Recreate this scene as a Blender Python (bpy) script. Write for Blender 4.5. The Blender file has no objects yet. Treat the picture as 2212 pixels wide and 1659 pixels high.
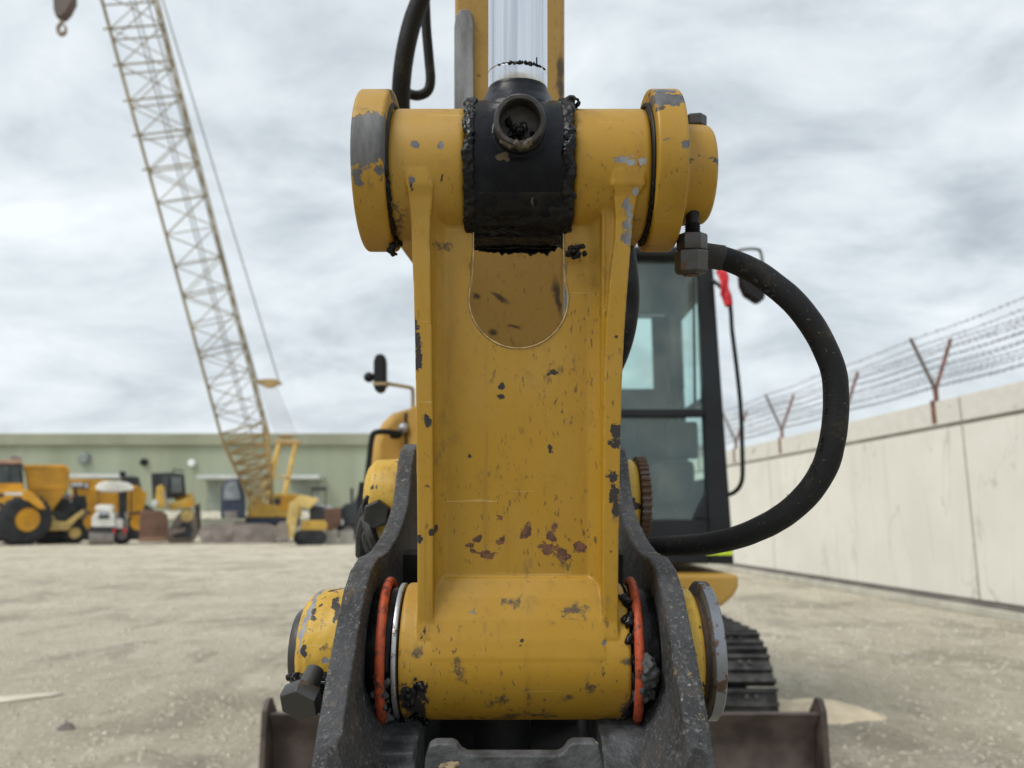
import bpy, bmesh, math, random
from mathutils import Vector, Matrix, Quaternion, noise as mnoise
R = math.radians
random.seed(7)
C = bpy.context.scene.collection
sc = bpy.context.scene

# ---------------------------------------------------------------- camera
F, CX, CY = 1660.0, 1106.0, 829.5          # focal length and centre in units of a 2212 px wide view
PITCH = R(10.0)
CAM = Vector((0, 0, 1.1))
cd = bpy.data.cameras.new('camera'); cam = bpy.data.objects.new('camera', cd); C.objects.link(cam)
cam.location = CAM; cam.rotation_euler = (R(90) + PITCH, 0, 0)
cd.sensor_width = 36; cd.lens = 36 * F / 2212
cd.clip_start = 0.02; cd.clip_end = 2000
cd.dof.use_dof = True; cd.dof.focus_distance = 0.685; cd.dof.aperture_fstop = 6.3
sc.camera = cam

# ---------------------------------------------------------------- world
w = bpy.data.worlds.new('World'); sc.world = w; w.use_nodes = True
nt = w.node_tree; N = nt.nodes; L = nt.links
for n in list(N): N.remove(n)
SUN_EL, SUN_ROT = R(52), R(232)
out = N.new('ShaderNodeOutputWorld')
bg = N.new('ShaderNodeBackground'); bg.inputs[1].default_value = 0.10
sky = N.new('ShaderNodeTexSky'); sky.sky_type = 'NISHITA'; sky.sun_disc = False
sky.sun_elevation = SUN_EL; sky.sun_rotation = SUN_ROT; sky.dust_density = 3
L.new(sky.outputs[0], bg.inputs[0])
tc = N.new('ShaderNodeTexCoord'); sp = N.new('ShaderNodeSeparateXYZ'); L.new(tc.outputs['Generated'], sp.inputs[0])
def wm(op, a, b=None, c=None):
    n = N.new('ShaderNodeMath'); n.operation = op
    for i, x in enumerate((a, b, c)):
        if x is None: continue
        if isinstance(x, (int, float)): n.inputs[i].default_value = x
        else: L.new(x, n.inputs[i])
    return n.outputs[0]
zc = wm('MAXIMUM', sp.outputs[2], 0.0); zz = wm('ADD', zc, 0.30)
px = wm('DIVIDE', sp.outputs[0], zz); py = wm('DIVIDE', sp.outputs[1], zz)
cb = N.new('ShaderNodeCombineXYZ'); L.new(px, cb.inputs[0]); L.new(py, cb.inputs[1])
mp = N.new('ShaderNodeMapping'); mp.inputs['Rotation'].default_value = (0, 0, R(28)); mp.inputs['Scale'].default_value = (1.0, 1.35, 1)
L.new(cb.outputs[0], mp.inputs[0])
n1 = N.new('ShaderNodeTexNoise'); n1.inputs['Scale'].default_value = 2.9; n1.inputs['Detail'].default_value = 7; n1.inputs['Roughness'].default_value = 0.60; n1.inputs['Distortion'].default_value = 0.35
L.new(mp.outputs[0], n1.inputs[0])
n2 = N.new('ShaderNodeTexNoise'); n2.inputs['Scale'].default_value = 0.55; n2.inputs['Detail'].default_value = 3
L.new(mp.outputs[0], n2.inputs[0])
s = wm('ADD', wm('MULTIPLY', n1.outputs[0], 0.65), wm('MULTIPLY', n2.outputs[0], 0.35))
cr = N.new('ShaderNodeValToRGB'); L.new(s, cr.inputs[0])
e = cr.color_ramp.elements
e[0].position = 0.35; e[0].color = (0.39, 0.435, 0.48, 1)
e[1].position = 0.66; e[1].color = (0.77, 0.82, 0.845, 1)
k = e.new(0.50); k.color = (0.59, 0.645, 0.68, 1)
# near the horizon the cloud layer closes to one even pale grey
hz = wm('SUBTRACT', 1.0, wm('MINIMUM', wm('MULTIPLY', zc, 3.2), 1.0))
hz2 = wm('MULTIPLY', wm('POWER', hz, 2.2), 0.85)
mxh = N.new('ShaderNodeMix'); mxh.data_type = 'RGBA'; L.new(hz2, mxh.inputs[0]); L.new(cr.outputs[0], mxh.inputs[6]); mxh.inputs[7].default_value = (0.69, 0.74, 0.765, 1)
bg2 = N.new('ShaderNodeBackground'); bg2.inputs[1].default_value = 1.0; L.new(mxh.outputs[2], bg2.inputs[0])
ms = N.new('ShaderNodeMixShader'); ms.inputs[0].default_value = 0.95
L.new(bg.outputs[0], ms.inputs[1]); L.new(bg2.outputs[0], ms.inputs[2]); L.new(ms.outputs[0], out.inputs[0])

# ---------------------------------------------------------------- sun
sd = bpy.data.lights.new('sun', 'SUN'); sd.energy = 1.7; sd.angle = R(25); sd.color = (1, 0.96, 0.9)
so = bpy.data.objects.new('sun', sd); C.objects.link(so)
sdir = Vector((math.sin(SUN_ROT) * math.cos(SUN_EL), math.cos(SUN_ROT) * math.cos(SUN_EL), math.sin(SUN_EL)))
so.rotation_euler = sdir.to_track_quat('Z', 'Y').to_euler()
vs = sc.view_settings; vs.view_transform = 'Standard'; vs.look = 'None'; vs.exposure = 0.36; vs.gamma = 1

# ---------------------------------------------------------------- geometry helpers
FRAME = Matrix.Translation(CAM) @ Matrix.Rotation(PITCH, 4, 'X')   # the bucket linkage leans back by the same 10 degrees
I4 = Matrix.Identity(4)
cp, spn = math.cos(PITCH), math.sin(PITCH)
def P(u, v, y):                      # world point seen at (u, v), at distance y along the ground
    a = (u - CX) / F; b = (CY - v) / F
    t = y / (cp - b * spn)
    return Vector((a * t, y, CAM.z + t * (spn + b * cp)))
def fx(u, t): return (u - CX) / F * t
def fz(v, t): return (CY - v) / F * t
def Fr(u, v, t): return Vector((fx(u, t), t, fz(v, t)))
WM = {}
def empty(name, loc, label=None, cat=None, group=None, rz=0):
    o = bpy.data.objects.new(name, None); C.objects.link(o); o.location = loc; o.rotation_euler = (0, 0, rz)
    o.empty_display_size = 0.2
    WM[o] = Matrix.Translation(Vector(loc)) @ Matrix.Rotation(rz, 4, 'Z'); tag(o, label, cat, group); return o
def tag(o, label=None, cat=None, group=None, kind=None):
    if label: o['label'] = label
    if cat: o['category'] = cat
    if group: o['group'] = group
    if kind: o['kind'] = kind
    return o
def obj(name, bm, mat, parent=None, wmx=I4, bevel=0, seg=2, remesh=0, smooth=0, sharp=32, disp=None, solid=0, local=False, label=None):
    """one mesh object; mesh coordinates are given in the frame wmx (local=True: relative to the parent)"""
    bmesh.ops.recalc_face_normals(bm, faces=bm.faces[:])
    for f in bm.faces: f.smooth = True
    if not bevel and not remesh:
        for ed in bm.edges:
            if len(ed.link_faces) == 2:
                try:
                    if ed.calc_face_angle() > R(sharp): ed.smooth = False
                except ValueError: pass
    off = Vector((0, 0, 0))
    if parent is None:
        xs = [v.co for v in bm.verts]
        off = Vector(((min(c.x for c in xs) + max(c.x for c in xs)) / 2, (min(c.y for c in xs) + max(c.y for c in xs)) / 2, min(c.z for c in xs)))
        for v in bm.verts: v.co -= off
    me = bpy.data.meshes.new(name); bm.to_mesh(me); bm.free()
    o = bpy.data.objects.new(name, me); C.objects.link(o)
    for m in (mat if isinstance(mat, (list, tuple)) else [mat]): me.materials.append(m)
    if remesh:
        m = o.modifiers.new('weld', 'REMESH'); m.mode = 'VOXEL'; m.voxel_size = remesh; m.use_smooth_shade = True
    if smooth:
        m = o.modifiers.new('soft', 'SMOOTH'); m.factor = 0.5; m.iterations = smooth
    if disp:
        tx = bpy.data.textures.new(name, 'CLOUDS'); tx.noise_scale = disp[0]; tx.noise_depth = 3
        m = o.modifiers.new('rough', 'DISPLACE'); m.texture = tx; m.strength = disp[1]; m.mid_level = 0.5; m.texture_coords = 'LOCAL'
    if bevel:
        m = o.modifiers.new('bevel', 'BEVEL'); m.width = bevel; m.segments = seg; m.limit_method = 'ANGLE'; m.angle_limit = R(30); m.harden_normals = True
    if parent is not None:
        o.parent = parent
        if local: o.matrix_local = wmx; WM[o] = WM[parent] @ wmx
        else: o.matrix_local = WM[parent].inverted() @ wmx; WM[o] = wmx
    else:
        o.matrix_world = wmx @ Matrix.Translation(off); WM[o] = wmx @ Matrix.Translation(off)
    if label: o['label'] = label
    return o
def B(): return bmesh.new()
def box(bm, x0, x1, y0, y1, z0, z1):
    vs_ = [bm.verts.new((x, y, z)) for x in (x0, x1) for y in (y0, y1) for z in (z0, z1)]
    for q in ((0, 1, 3, 2), (4, 6, 7, 5), (0, 4, 5, 1), (2, 3, 7, 6), (0, 2, 6, 4), (1, 5, 7, 3)):
        bm.faces.new([vs_[i] for i in q])
    return bm
def prism(bm, pts, off):
    off = Vector(off); a = [bm.verts.new(p) for p in pts]; b = [bm.verts.new(Vector(p) + off) for p in pts]
    bm.faces.new(a); bm.faces.new(list(reversed(b)))
    n = len(a)
    for i in range(n): bm.faces.new([a[i], b[i], b[(i + 1) % n], a[(i + 1) % n]])
    return bm
def prx(bm, tz, x0, x1): return prism(bm, [Vector((x0, t, z)) for t, z in tz], (x1 - x0, 0, 0))
def pry(bm, xz, y0, y1): return prism(bm, [Vector((x, y0, z)) for x, z in xz], (0, y1 - y0, 0))
def basis(ax):
    ax = Vector(ax).normalized(); h = Vector((0, 0, 1)) if abs(ax.z) < 0.9 else Vector((1, 0, 0))
    a = ax.cross(h).normalized(); return ax, a, ax.cross(a)
def lathe(bm, o, ax, prof, seg=48, ph=0.0, caps=True):
    """prof: list of (distance along axis, radius); closed with caps where the radius is not 0"""
    o = Vector(o); ax, a, b = basis(ax); rings = []
    for d, r in prof:
        if r <= 1e-6: rings.append([bm.verts.new(o + ax * d)])
        else: rings.append([bm.verts.new(o + ax * d + (a * math.cos(2 * math.pi * i / seg + ph) + b * math.sin(2 * math.pi * i / seg + ph)) * r) for i in range(seg)])
    for p, q in zip(rings, rings[1:]):
        for i in range(seg):
            j = (i + 1) % seg
            if len(p) == 1 and len(q) == 1: continue
            if len(p) == 1: bm.faces.new([p[0], q[j], q[i]])
            elif len(q) == 1: bm.faces.new([p[i], p[j], q[0]])
            else: bm.faces.new([p[i], p[j], q[j], q[i]])
    if caps and len(rings[0]) > 1: bm.faces.new(list(reversed(rings[0])))
    if caps and len(rings[-1]) > 1: bm.faces.new(rings[-1])
    return bm
def cyl(bm, p0, p1, r, seg=32, bv=0.0, r1=None, ph=0.0):
    p0, p1 = Vector(p0), Vector(p1); d = (p1 - p0).length; r1 = r if r1 is None else r1
    prof = [(0, r), (d, r1)] if not bv else [(0, r - bv), (bv * .3, r - bv * .3), (bv, r), (d - bv, r1), (d - bv * .3, r1 - bv * .3), (d, r1 - bv)]
    return lathe(bm, p0, p1 - p0, prof, seg, ph)
def catmull(pts, n=8):
    out_ = []
    for i in range(len(pts) - 1):
        p0 = pts[max(i - 1, 0)]; p1 = pts[i]; p2 = pts[i + 1]; p3 = pts[min(i + 2, len(pts) - 1)]
        for k_ in range(n):
            t = k_ / n
            out_.append(tuple(0.5 * (2 * b + (c - a) * t + (2 * a - 5 * b + 4 * c - d) * t * t + (3 * b - a - 3 * c + d) * t ** 3) for a, b, c, d in zip(p0, p1, p2, p3)))
    out_.append(tuple(pts[-1])); return out_
def tube(bm, pts, r, seg=12, sm=8, caps=True):
    """pts: list of vectors; r a number or one radius per point"""
    rr = [r] * len(pts) if isinstance(r, (int, float)) else r
    q = [tuple(p) + (x,) for p, x in zip(pts, rr)]
    if sm > 1 and len(q) > 2: q = catmull(q, sm)
    p3 = [Vector(x[:3]) for x in q]; rings = []; nrm = None
    for i, p in enumerate(p3):
        t = (p3[min(i + 1, len(p3) - 1)] - p3[max(i - 1, 0)]).normalized()
        if nrm is None: nrm = basis(t)[1]
        nrm = (nrm - t * nrm.dot(t)).normalized(); bn = t.cross(nrm)
        rings.append([bm.verts.new(p + (nrm * math.cos(2 * math.pi * k_ / seg) + bn * math.sin(2 * math.pi * k_ / seg)) * q[i][3]) for k_ in range(seg)])
    for a, b in zip(rings, rings[1:]):
        for i in range(seg): bm.faces.new([a[i], a[(i + 1) % seg], b[(i + 1) % seg], b[i]])
    if caps: bm.faces.new(list(reversed(rings[0]))); bm.faces.new(rings[-1])
    return bm
def torus(bm, c, ax, R_, r, seg=64, s2=12, a0=0, a1=2 * math.pi, wob=0.0):
    ax, a, b = basis(ax); c = Vector(c); full = abs(a1 - a0 - 2 * math.pi) < 1e-6; rings = []
    for i in range(seg if full else seg + 1):
        th = a0 + (a1 - a0) * i / seg; d = a * math.cos(th) + b * math.sin(th)
        rm = R_ * (1 + wob * math.sin(3 * th + 1)); 
        rings.append([bm.verts.new(c + d * (rm + r * math.cos(2 * math.pi * k_ / s2)) + ax * (r * math.sin(2 * math.pi * k_ / s2) + wob * R_ * .4 * math.cos(2 * th))) for k_ in range(s2)])
    m = len(rings)
    for i in range(m if full else m - 1):
        p, q = rings[i], rings[(i + 1) % m]
        for k_ in range(s2): bm.faces.new([p[k_], p[(k_ + 1) % s2], q[(k_ + 1) % s2], q[k_]])
    if not full: bm.faces.new(list(reversed(rings[0]))); bm.faces.new(rings[-1])
    return bm
def blob(bm, c, r, sub=2, sq=(1, 1, 1), jit=0.0):
    m = Matrix.Translation(Vector(c)) @ Matrix.Rotation(random.uniform(0, 6), 4, 'X') @ Matrix.Rotation(random.uniform(0, 6), 4, 'Z') @ Matrix.Diagonal((r * sq[0], r * sq[1], r * sq[2], 1))
    g = bmesh.ops.create_icosphere(bm, subdivisions=sub, radius=1.0, matrix=m)
    if jit:
        for v in g['verts']: v.co += Vector([random.uniform(-jit, jit) * r for _ in range(3)])
    return bm
def hexa(bm, p0, p1, r, ph=0.0, ch=0.12):
    """hexagonal bolt head or nut with chamfered ends"""
    p0, p1 = Vector(p0), Vector(p1); d = (p1 - p0).length
    return lathe(bm, p0, p1 - p0, [(0, r * (1 - ch)), (d * .12, r), (d * .88, r), (d, r * (1 - ch))], 6, ph)

# ---------------------------------------------------------------- materials
class MT:
    def __init__(s, name, rough=0.6, metal=0.0, spec=0.5):
        s.m = bpy.data.materials.new(name); s.m.use_nodes = True; s.t = s.m.node_tree; s.n = s.t.nodes; s.l = s.t.links
        s.b = s.n['Principled BSDF']; s.b.inputs['Roughness'].default_value = rough; s.b.inputs['Metallic'].default_value = metal
        s.b.inputs['Specular IOR Level'].default_value = spec
        s.co = s.n.new('ShaderNodeTexCoord').outputs['Object']
    def put(s, sock, val):
        if isinstance(val, (int, float)): sock.default_value = val
        elif isinstance(val, tuple): sock.default_value = val if len(val) == 4 or sock.type == 'VECTOR' else val + (1,)
        else: s.l.new(val, sock)
    def math(s, op, a, b=None, clamp=False):
        n = s.n.new('ShaderNodeMath'); n.operation = op; n.use_clamp = clamp; s.put(n.inputs[0], a)
        if b is not None: s.put(n.inputs[1], b)
        return n.outputs[0]
    def noise(s, scale, detail=4, rough=.55, vec=None, stretch=None, dist=0, off=(0, 0, 0)):
        v = vec or s.co
        if stretch or off != (0, 0, 0):
            m = s.n.new('ShaderNodeMapping'); s.l.new(v, m.inputs[0]); m.inputs['Scale'].default_value = stretch or (1, 1, 1); m.inputs['Location'].default_value = off; v = m.outputs[0]
        n = s.n.new('ShaderNodeTexNoise'); s.l.new(v, n.inputs[0]); n.inputs['Scale'].default_value = scale; n.inputs['Detail'].default_value = detail
        n.inputs['Roughness'].default_value = rough; n.inputs['Distortion'].default_value = dist; return n
    def step(s, v, lo, hi):
        n = s.n.new('ShaderNodeMapRange'); n.interpolation_type = 'SMOOTHSTEP'; s.put(n.inputs[0], v); n.inputs[1].default_value = lo; n.inputs[2].default_value = hi; return n.outputs[0]
    def mix(s, f, a, b):
        n = s.n.new('ShaderNodeMix'); n.data_type = 'RGBA'; s.put(n.inputs[0], f); s.put(n.inputs[6], a); s.put(n.inputs[7], b); return n.outputs[2]
    def mixf(s, f, a, b):
        n = s.n.new('ShaderNodeMix'); n.data_type = 'FLOAT'; s.put(n.inputs[0], f); s.put(n.inputs[2], a); s.put(n.inputs[3], b); return n.outputs[0]
    def color(s, c): s.put(s.b.inputs['Base Color'], c)
    def rough(s, c): s.put(s.b.inputs['Roughness'], c)
    def metal(s, c): s.put(s.b.inputs['Metallic'], c)
    def bump(s, h, strength=.3, dist=.001):
        n = s.n.new('ShaderNodeBump'); n.inputs['Strength'].default_value = strength; n.inputs['Distance'].default_value = dist; s.l.new(h, n.inputs['Height'])
        if s.b.inputs['Normal'].is_linked: s.l.new(s.b.inputs['Normal'].links[0].from_socket, n.inputs['Normal'])
        s.l.new(n.outputs[0], s.b.inputs['Normal'])
    def warp(s, scale, amt, detail=5):
        n = s.noise(scale, detail, .65)
        a = s.n.new('ShaderNodeVectorMath'); a.operation = 'SUBTRACT'; s.l.new(n.outputs['Color'], a.inputs[0]); a.inputs[1].default_value = (.5, .5, .5)
        b = s.n.new('ShaderNodeVectorMath'); b.operation = 'SCALE'; s.l.new(a.outputs[0], b.inputs[0]); b.inputs['Scale'].default_value = amt
        c = s.n.new('ShaderNodeVectorMath'); c.operation = 'ADD'; s.l.new(s.co, c.inputs[0]); s.l.new(b.outputs[0], c.inputs[1]); return c.outputs[0]
    def attr_chips(s, nm, amp=4.6, scale=95, lo=-.05, hi=.05):
        a = s.n.new('ShaderNodeAttribute'); a.attribute_name = nm
        n_ = s.noise(scale, 9, .72).outputs[0]
        v = s.math('ADD', a.outputs['Fac'], s.math('MULTIPLY', s.math('SUBTRACT', n_, .5), amp))
        return s.step(v, hi, lo)
    def chips(s, lst, vec, soft=.08):
        """lst of (u, v, half width, half height, turn in degrees, depth): worn or shadow patches at their own spots, ragged edges"""
        res = None
        for u, v, ru, rv, a, t in lst:
            m = s.n.new('ShaderNodeMapping'); m.vector_type = 'TEXTURE'; s.l.new(vec, m.inputs[0])
            m.inputs['Location'].default_value = (fx(u, t), 0, fz(v, t)); m.inputs['Rotation'].default_value = (0, R(a), 0)
            m.inputs['Scale'].default_value = (ru * t / F, 50, rv * t / F)
            l = s.n.new('ShaderNodeVectorMath'); l.operation = 'LENGTH'; s.l.new(m.outputs[0], l.inputs[0])
            res = l.outputs['Value'] if res is None else s.math('MINIMUM', res, l.outputs['Value'])
        return s.step(res, 1 + soft, 1 - soft)
def flat(name, col, rough=.6, metal=0.0, var=.15, scale=3.0, bump=0.0, bs=60.0, spec=.5):
    m = MT(name, rough, metal, spec); n = m.noise(scale, 5).outputs[0]
    m.color(m.mix(m.step(n, .3, .7), tuple(c * (1 - var) for c in col), tuple(min(1, c * (1 + var)) for c in col)))
    if bump: m.bump(m.noise(bs, 4).outputs[0], bump, .002)
    return m.m
WEAR = {}
def paint(name, base=(.50, .275, .042), dark=(), grey=(), brown=(), soot=(), seed=0.0, wear=.5, grime=.5, bare=.66, rough=.42, attr=False, gm=((.10, .10, .11), (.30, .31, .33))):
    m = MT(name, rough, 0, .45)
    if attr: WEAR[name] = dict(soot=soot, brown=brown, dark=dark, grey=grey)
    def chipper(kind, lst, vec, soft=.08):
        if not attr: return m.chips(lst, vec, soft)
        return m.attr_chips(kind, 8.5, 105, -1.1, .35) if kind == 'soot' else m.attr_chips(kind)
    o = (seed * 3.1, seed * 1.7, seed * 2.3)
    big = m.noise(9, 4, .6, off=o).outputs[0]; fine = m.noise(130, 5, .7, off=o).outputs[0]
    streak = m.noise(30, 5, .65, stretch=(1, 1, .22), off=o).outputs[0]
    dusty = tuple(c * .92 + d * .08 for c, d in zip(base, (.62, .50, .30)))
    col = m.mix(m.step(big, .35, .7), base, dusty)
    brownish = (base[0] * .62, base[1] * .55, base[2] * .55)
    col = m.mix(m.math('MULTIPLY', m.step(streak, .50, .78), grime * .75), col, brownish)
    gr = m.noise(22, 6, .7, off=(o[0] + 4, o[1], o[2])).outputs[0]
    col = m.mix(m.math('MULTIPLY', m.step(gr, .56, .76), grime * .6), col, (.11, .075, .03))
    col = m.mix(m.math('MULTIPLY', m.step(fine, .60, .74), grime * .45), col, (.10, .07, .035))
    spk = m.noise(230, 4, .6, stretch=(1, 1, .45), off=(o[0] + 1, 2, o[2])).outputs[0]; area = m.step(m.noise(12, 4, .6, off=(o[0] + 9, 2, o[2])).outputs[0], .40, .66)
    col = m.mix(m.math('MULTIPLY', m.math('MULTIPLY', m.step(spk, .60, .66), area), grime * 1.1, True), col, (.06, .045, .025))
    col = m.mix(m.math('MULTIPLY', m.step(m.noise(50, 6, .7, stretch=(1, 1, .5), off=(o[0], 6, 2)).outputs[0], .60, .74), grime * .8), col, (.13, .09, .045))
    # small random nicks through the paint
    wv = m.warp(90, .012); v = m.n.new('ShaderNodeTexNoise'); m.l.new(wv, v.inputs[0]); v.inputs['Scale'].default_value = 48; v.inputs['Detail'].default_value = 2
    nick = m.math('MULTIPLY', m.step(v.outputs[0], bare + .04, bare + .05), wear if wear < 1 else 1)
    # fine scratches
    scr = m.noise(60, 3, .5, stretch=(.12, 1, 3.0), off=(o[0], 3, o[2] + 2), dist=.6).outputs[0]
    col = m.mix(m.math('MULTIPLY', m.step(scr, .70, .73), .35 * wear), col, (.72, .52, .24))
    w1 = m.warp(70, .016, 6); h = nick
    if attr:   # paint rubbed thin and nicked along real edges
        pt = m.n.new('ShaderNodeNewGeometry').outputs['Pointiness']; en = m.noise(80, 6, .75, off=(2, o[1], 1)).outputs[0]
        ed = m.step(m.math('ADD', pt, m.math('MULTIPLY', m.math('SUBTRACT', en, .5), .10)), .535, .560)
        col = m.mix(m.math('MULTIPLY', ed, .55), col, (.56, .38, .13)); ed2 = m.step(m.math('ADD', pt, m.math('MULTIPLY', m.math('SUBTRACT', en, .5), .20)), .575, .590)
        col = m.mix(m.math('MULTIPLY', ed2, .9), col, (.05, .042, .038)); rr = m.noise(26, 5, .7, stretch=(1, 1, .07), off=(8, o[1], 1)).outputs[0]
        col = m.mix(m.math('MULTIPLY', m.step(rr, .60, .70), .35), col, (.16, .085, .03))
    col = m.mix(nick, col, (.035, .028, .026))
    if soot:
        ws = m.warp(45, .022, 7); k_ = m.math('MULTIPLY', chipper('soot', soot, ws, .55), .85); col = m.mix(k_, col, (.035, .034, .034))
    if brown:
        k_ = chipper('brown', brown, w1); col = m.mix(k_, col, m.mix(m.step(fine, .4, .6), (.075, .035, .02), (.17, .075, .04))); h = m.math('MAXIMUM', h, k_)
    if dark:
        k_ = chipper('dark', dark, w1); col = m.mix(k_, col, (.028, .023, .023)); h = m.math('MAXIMUM', h, k_)
    mt = None
    if grey:
        mt = chipper('grey', grey, w1); col = m.mix(mt, col, m.mix(m.step(streak, .35, .65), *gm)); h = m.math('MAXIMUM', h, mt)
    m.color(col)
    m.rough(m.mixf(m.step(gr, .4, .7), rough, rough + .22))
    m.bump(m.math('SUBTRACT', 1.0, h), .6, .0006); m.bump(m.noise(260, 3, .6).outputs[0], .10, .0006); m.bump(m.noise(25, 3, .5).outputs[0], .12, .003)
    return m.m
TB, TW, TF = .662, .690, .668      # depths of boss fronts, web and flange fronts
M = {}
M['link'] = paint('yellow_paint_link', (.385, .212, .013),
    dark=[(893, 1500, 28, 46, 0, .68), (905, 1540, 30, 16, 0, .70), (918, 1480, 8, 26, 0, .68), (1352, 1525, 10, 22, 0, .69), (901, 735, 9, 45, 0, TF), (903, 778, 8, 26, 0, TF), (923, 908, 9, 17, 0, TF), (913, 903, 5, 6, 0, TF), (933, 1152, 6, 9, 30, TF), (905, 1163, 7, 8, 0, TF),
          (1329, 928, 16, 17, 0, TF), (1331, 958, 13, 14, 0, TF), (1318, 955, 8, 6, 30, TF), (1324, 1030, 14, 16, 0, TF), (1328, 1064, 12, 22, 0, TF), (1331, 1100, 7, 18, 0, TF), (1316, 1028, 8, 7, 0, TF),
          (1196, 803, 14, 4, 20, TW), (1084, 834, 5, 6, 0, TW), (1083, 856, 7, 4, 0, TW), (1189, 970, 6, 8, 0, TW), (1015, 984, 6, 5, 40, TW), (955, 385, 3, 9, 10, TB), (888, 398, 4, 16, 0, TB),
          (1331, 727, 5, 5, 0, TF), (1322, 1190, 4, 5, 0, TF), (913, 1370, 4, 10, 10, TB), (1128, 1385, 5, 4, 0, TB), (1128, 1396, 7, 2, 0, TB), (925, 1050, 8, 7, 0, TF)],
    brown=[(1135, 1147, 15, 11, -50, TW), (1083, 1117, 9, 6, -30, TW), (1082, 1168, 11, 7, -20, TW), (1190, 1160, 16, 15, 0, TW), (1186, 1182, 26, 13, 10, TW), (1215, 1198, 22, 11, 35, TW),
           (1250, 1182, 17, 11, 10, TW), (1036, 1195, 26, 6, 10, TW), (1014, 1178, 8, 4, 0, TW), (1056, 1200, 9, 6, 0, TW), (1032, 1163, 9, 4, -30, TW), (1196, 1140, 7, 10, 0, TW)],
    grey=[(897, 312, 7, 9, -20, TB), (952, 317, 8, 9, 20, TB), (1338, 346, 24, 3, 25, TB), (1366, 352, 7, 6, 0, TB), (1383, 350, 5, 12, 20, TB), (1392, 350, 4, 8, 10, TB), (1357, 440, 9, 16, -12, TB),
          (1357, 478, 10, 26, 0, TB), (1358, 512, 7, 12, 0, TB), (1373, 412, 8, 9, 0, TB), (1020, 1330, 5, 4, 0, TB), (1306, 1389, 6, 5, 0, TB), (888, 390, 6, 8, 0, TB)],
    soot=[(897, 1492, 26, 34, 0, .68), (902, 1536, 30, 20, 0, .70), (900, 1412, 13, 9, 0, TB), (992, 1450, 11, 12, 0, .67), (984, 1425, 8, 24, 0, .67), (1098, 1540, 34, 12, 0, .69), (1168, 1532, 34, 14, 0, .69),
          (1226, 1492, 10, 10, 30, .68), (1140, 1483, 6, 12, 0, .68), (1270, 1470, 14, 18, 0, .68), (1350, 1515, 16, 30, 0, .69), (1352, 1420, 14, 10, 0, .67), (1020, 1545, 40, 9, 0, .69), (1240, 1330, 40, 12, 0, .66),
          (1100, 1310, 26, 8, 0, .66), (1073, 1500, 22, 9, 0, .68), (1210, 1215, 26, 6, 20, .68), (848, 470, 14, 50, 0, TB), (858, 520, 14, 20, 0, TB), (1375, 500, 8, 34, 0, TB), (1236, 520, 26, 10, 0, TB), (945, 520, 22, 8, 0, TB)],
    seed=1, wear=.9, grime=.75, bare=.715, attr=True)
M['disc'] = paint('yellow_paint_worn_flange', (.385, .212, .013),
    grey=[(800, 300, 62, 66, 0, .655), (795, 345, 42, 26, 0, .655), (775, 385, 15, 17, 0, .655), (822, 370, 12, 12, 0, .655), (865, 205, 30, 7, 0, .70),
          (1440, 226, 40, 22, 10, .68), (1475, 317, 14, 8, -20, .655), (1425, 215, 26, 10, 0, .70), (1412, 235, 12, 22, 0, .70), (1545, 350, 14, 5, 20, .68), (1530, 345, 14, 3, 10, .68), (1490, 350, 3, 14, 0, .67), (1440, 310, 16, 3, 0, .66)],
    soot=[(800, 300, 30, 40, 0, .655), (1420, 535, 30, 10, 0, .68)], seed=2, wear=.9, grime=.7, bare=.70, attr=True, gm=((.045, .045, .05), (.15, .15, .155)))
M['stub'] = paint('yellow_paint_rough_casting', (.56, .345, .035),
    dark=[(703, 1330, 14, 9, 40, .66), (712, 1350, 6, 13, 0, .66), (697, 1470, 20, 6, 0, .66)],
    grey=[(655, 1330, 6, 34, 20, .67), (650, 1380, 5, 24, 10, .67), (697, 1435, 9, 6, 0, .66)], seed=3, wear=1, grime=1.0, bare=.61)
M['stick'] = paint('yellow_paint_arm', (.44, .265, .065), soot=[(1203, 640, 6, 36, -8, .95), (1080, 640, 22, 5, 25, .95), (1110, 705, 14, 5, 10, .95), (1065, 715, 10, 9, 0, .95), (1030, 640, 9, 6, 0, .95), (1212, 150, 8, 30, 0, .95), (1210, 190, 9, 20, 0, .95)], seed=4, wear=.6, grime=.4, bare=.72)  # first soot patch is the shadow at the slot's right edge, painted on
M['body'] = paint('yellow_paint_body', (.50, .285, .045), seed=5, wear=0, grime=.25)
def cast():
    m = MT('dark_casting', .62, .15, .5)
    a = m.noise(190, 6, .75).outputs[0]; b = m.noise(14, 5, .6).outputs[0]; c = m.noise(45, 6, .7, off=(3, 1, 2)).outputs[0]
    col = m.mix(m.step(b, .3, .7), (.030, .031, .034), (.075, .078, .084))
    col = m.mix(m.step(a, .52, .66), col, (.155, .155, .155)); col = m.mix(m.step(m.noise(260, 5, .7).outputs[0], .60, .68), col, (.34, .33, .31))
    col = m.mix(m.math('MULTIPLY', m.step(c, .54, .68), .55), col, (.16, .115, .07))
    col = m.mix(m.step(m.noise(33, 7, .8, off=(7, 7, 1)).outputs[0], .62, .66), col, (.30, .235, .12))
    m.color(col); m.bump(a, .9, .003); m.bump(c, .8, .005); return m.m
M['cast'] = cast()
M['cast_smooth'] = flat('dark_grey_steel', (.060, .063, .068), .6, .1, .55, 45, .8, 200)
def grease():
    m = MT('black_grease', .22, 0, .24); a = m.noise(120, 5, .6).outputs[0]; b = m.noise(30, 4, .6).outputs[0]
    m.color(m.mix(m.step(b, .5, .75), (.004, .004, .005), (.020, .019, .018))); m.rough(m.mixf(m.step(b, .35, .65), .14, .5)); m.bump(a, .5, .002); return m.m
M['grease'] = grease()
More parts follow.
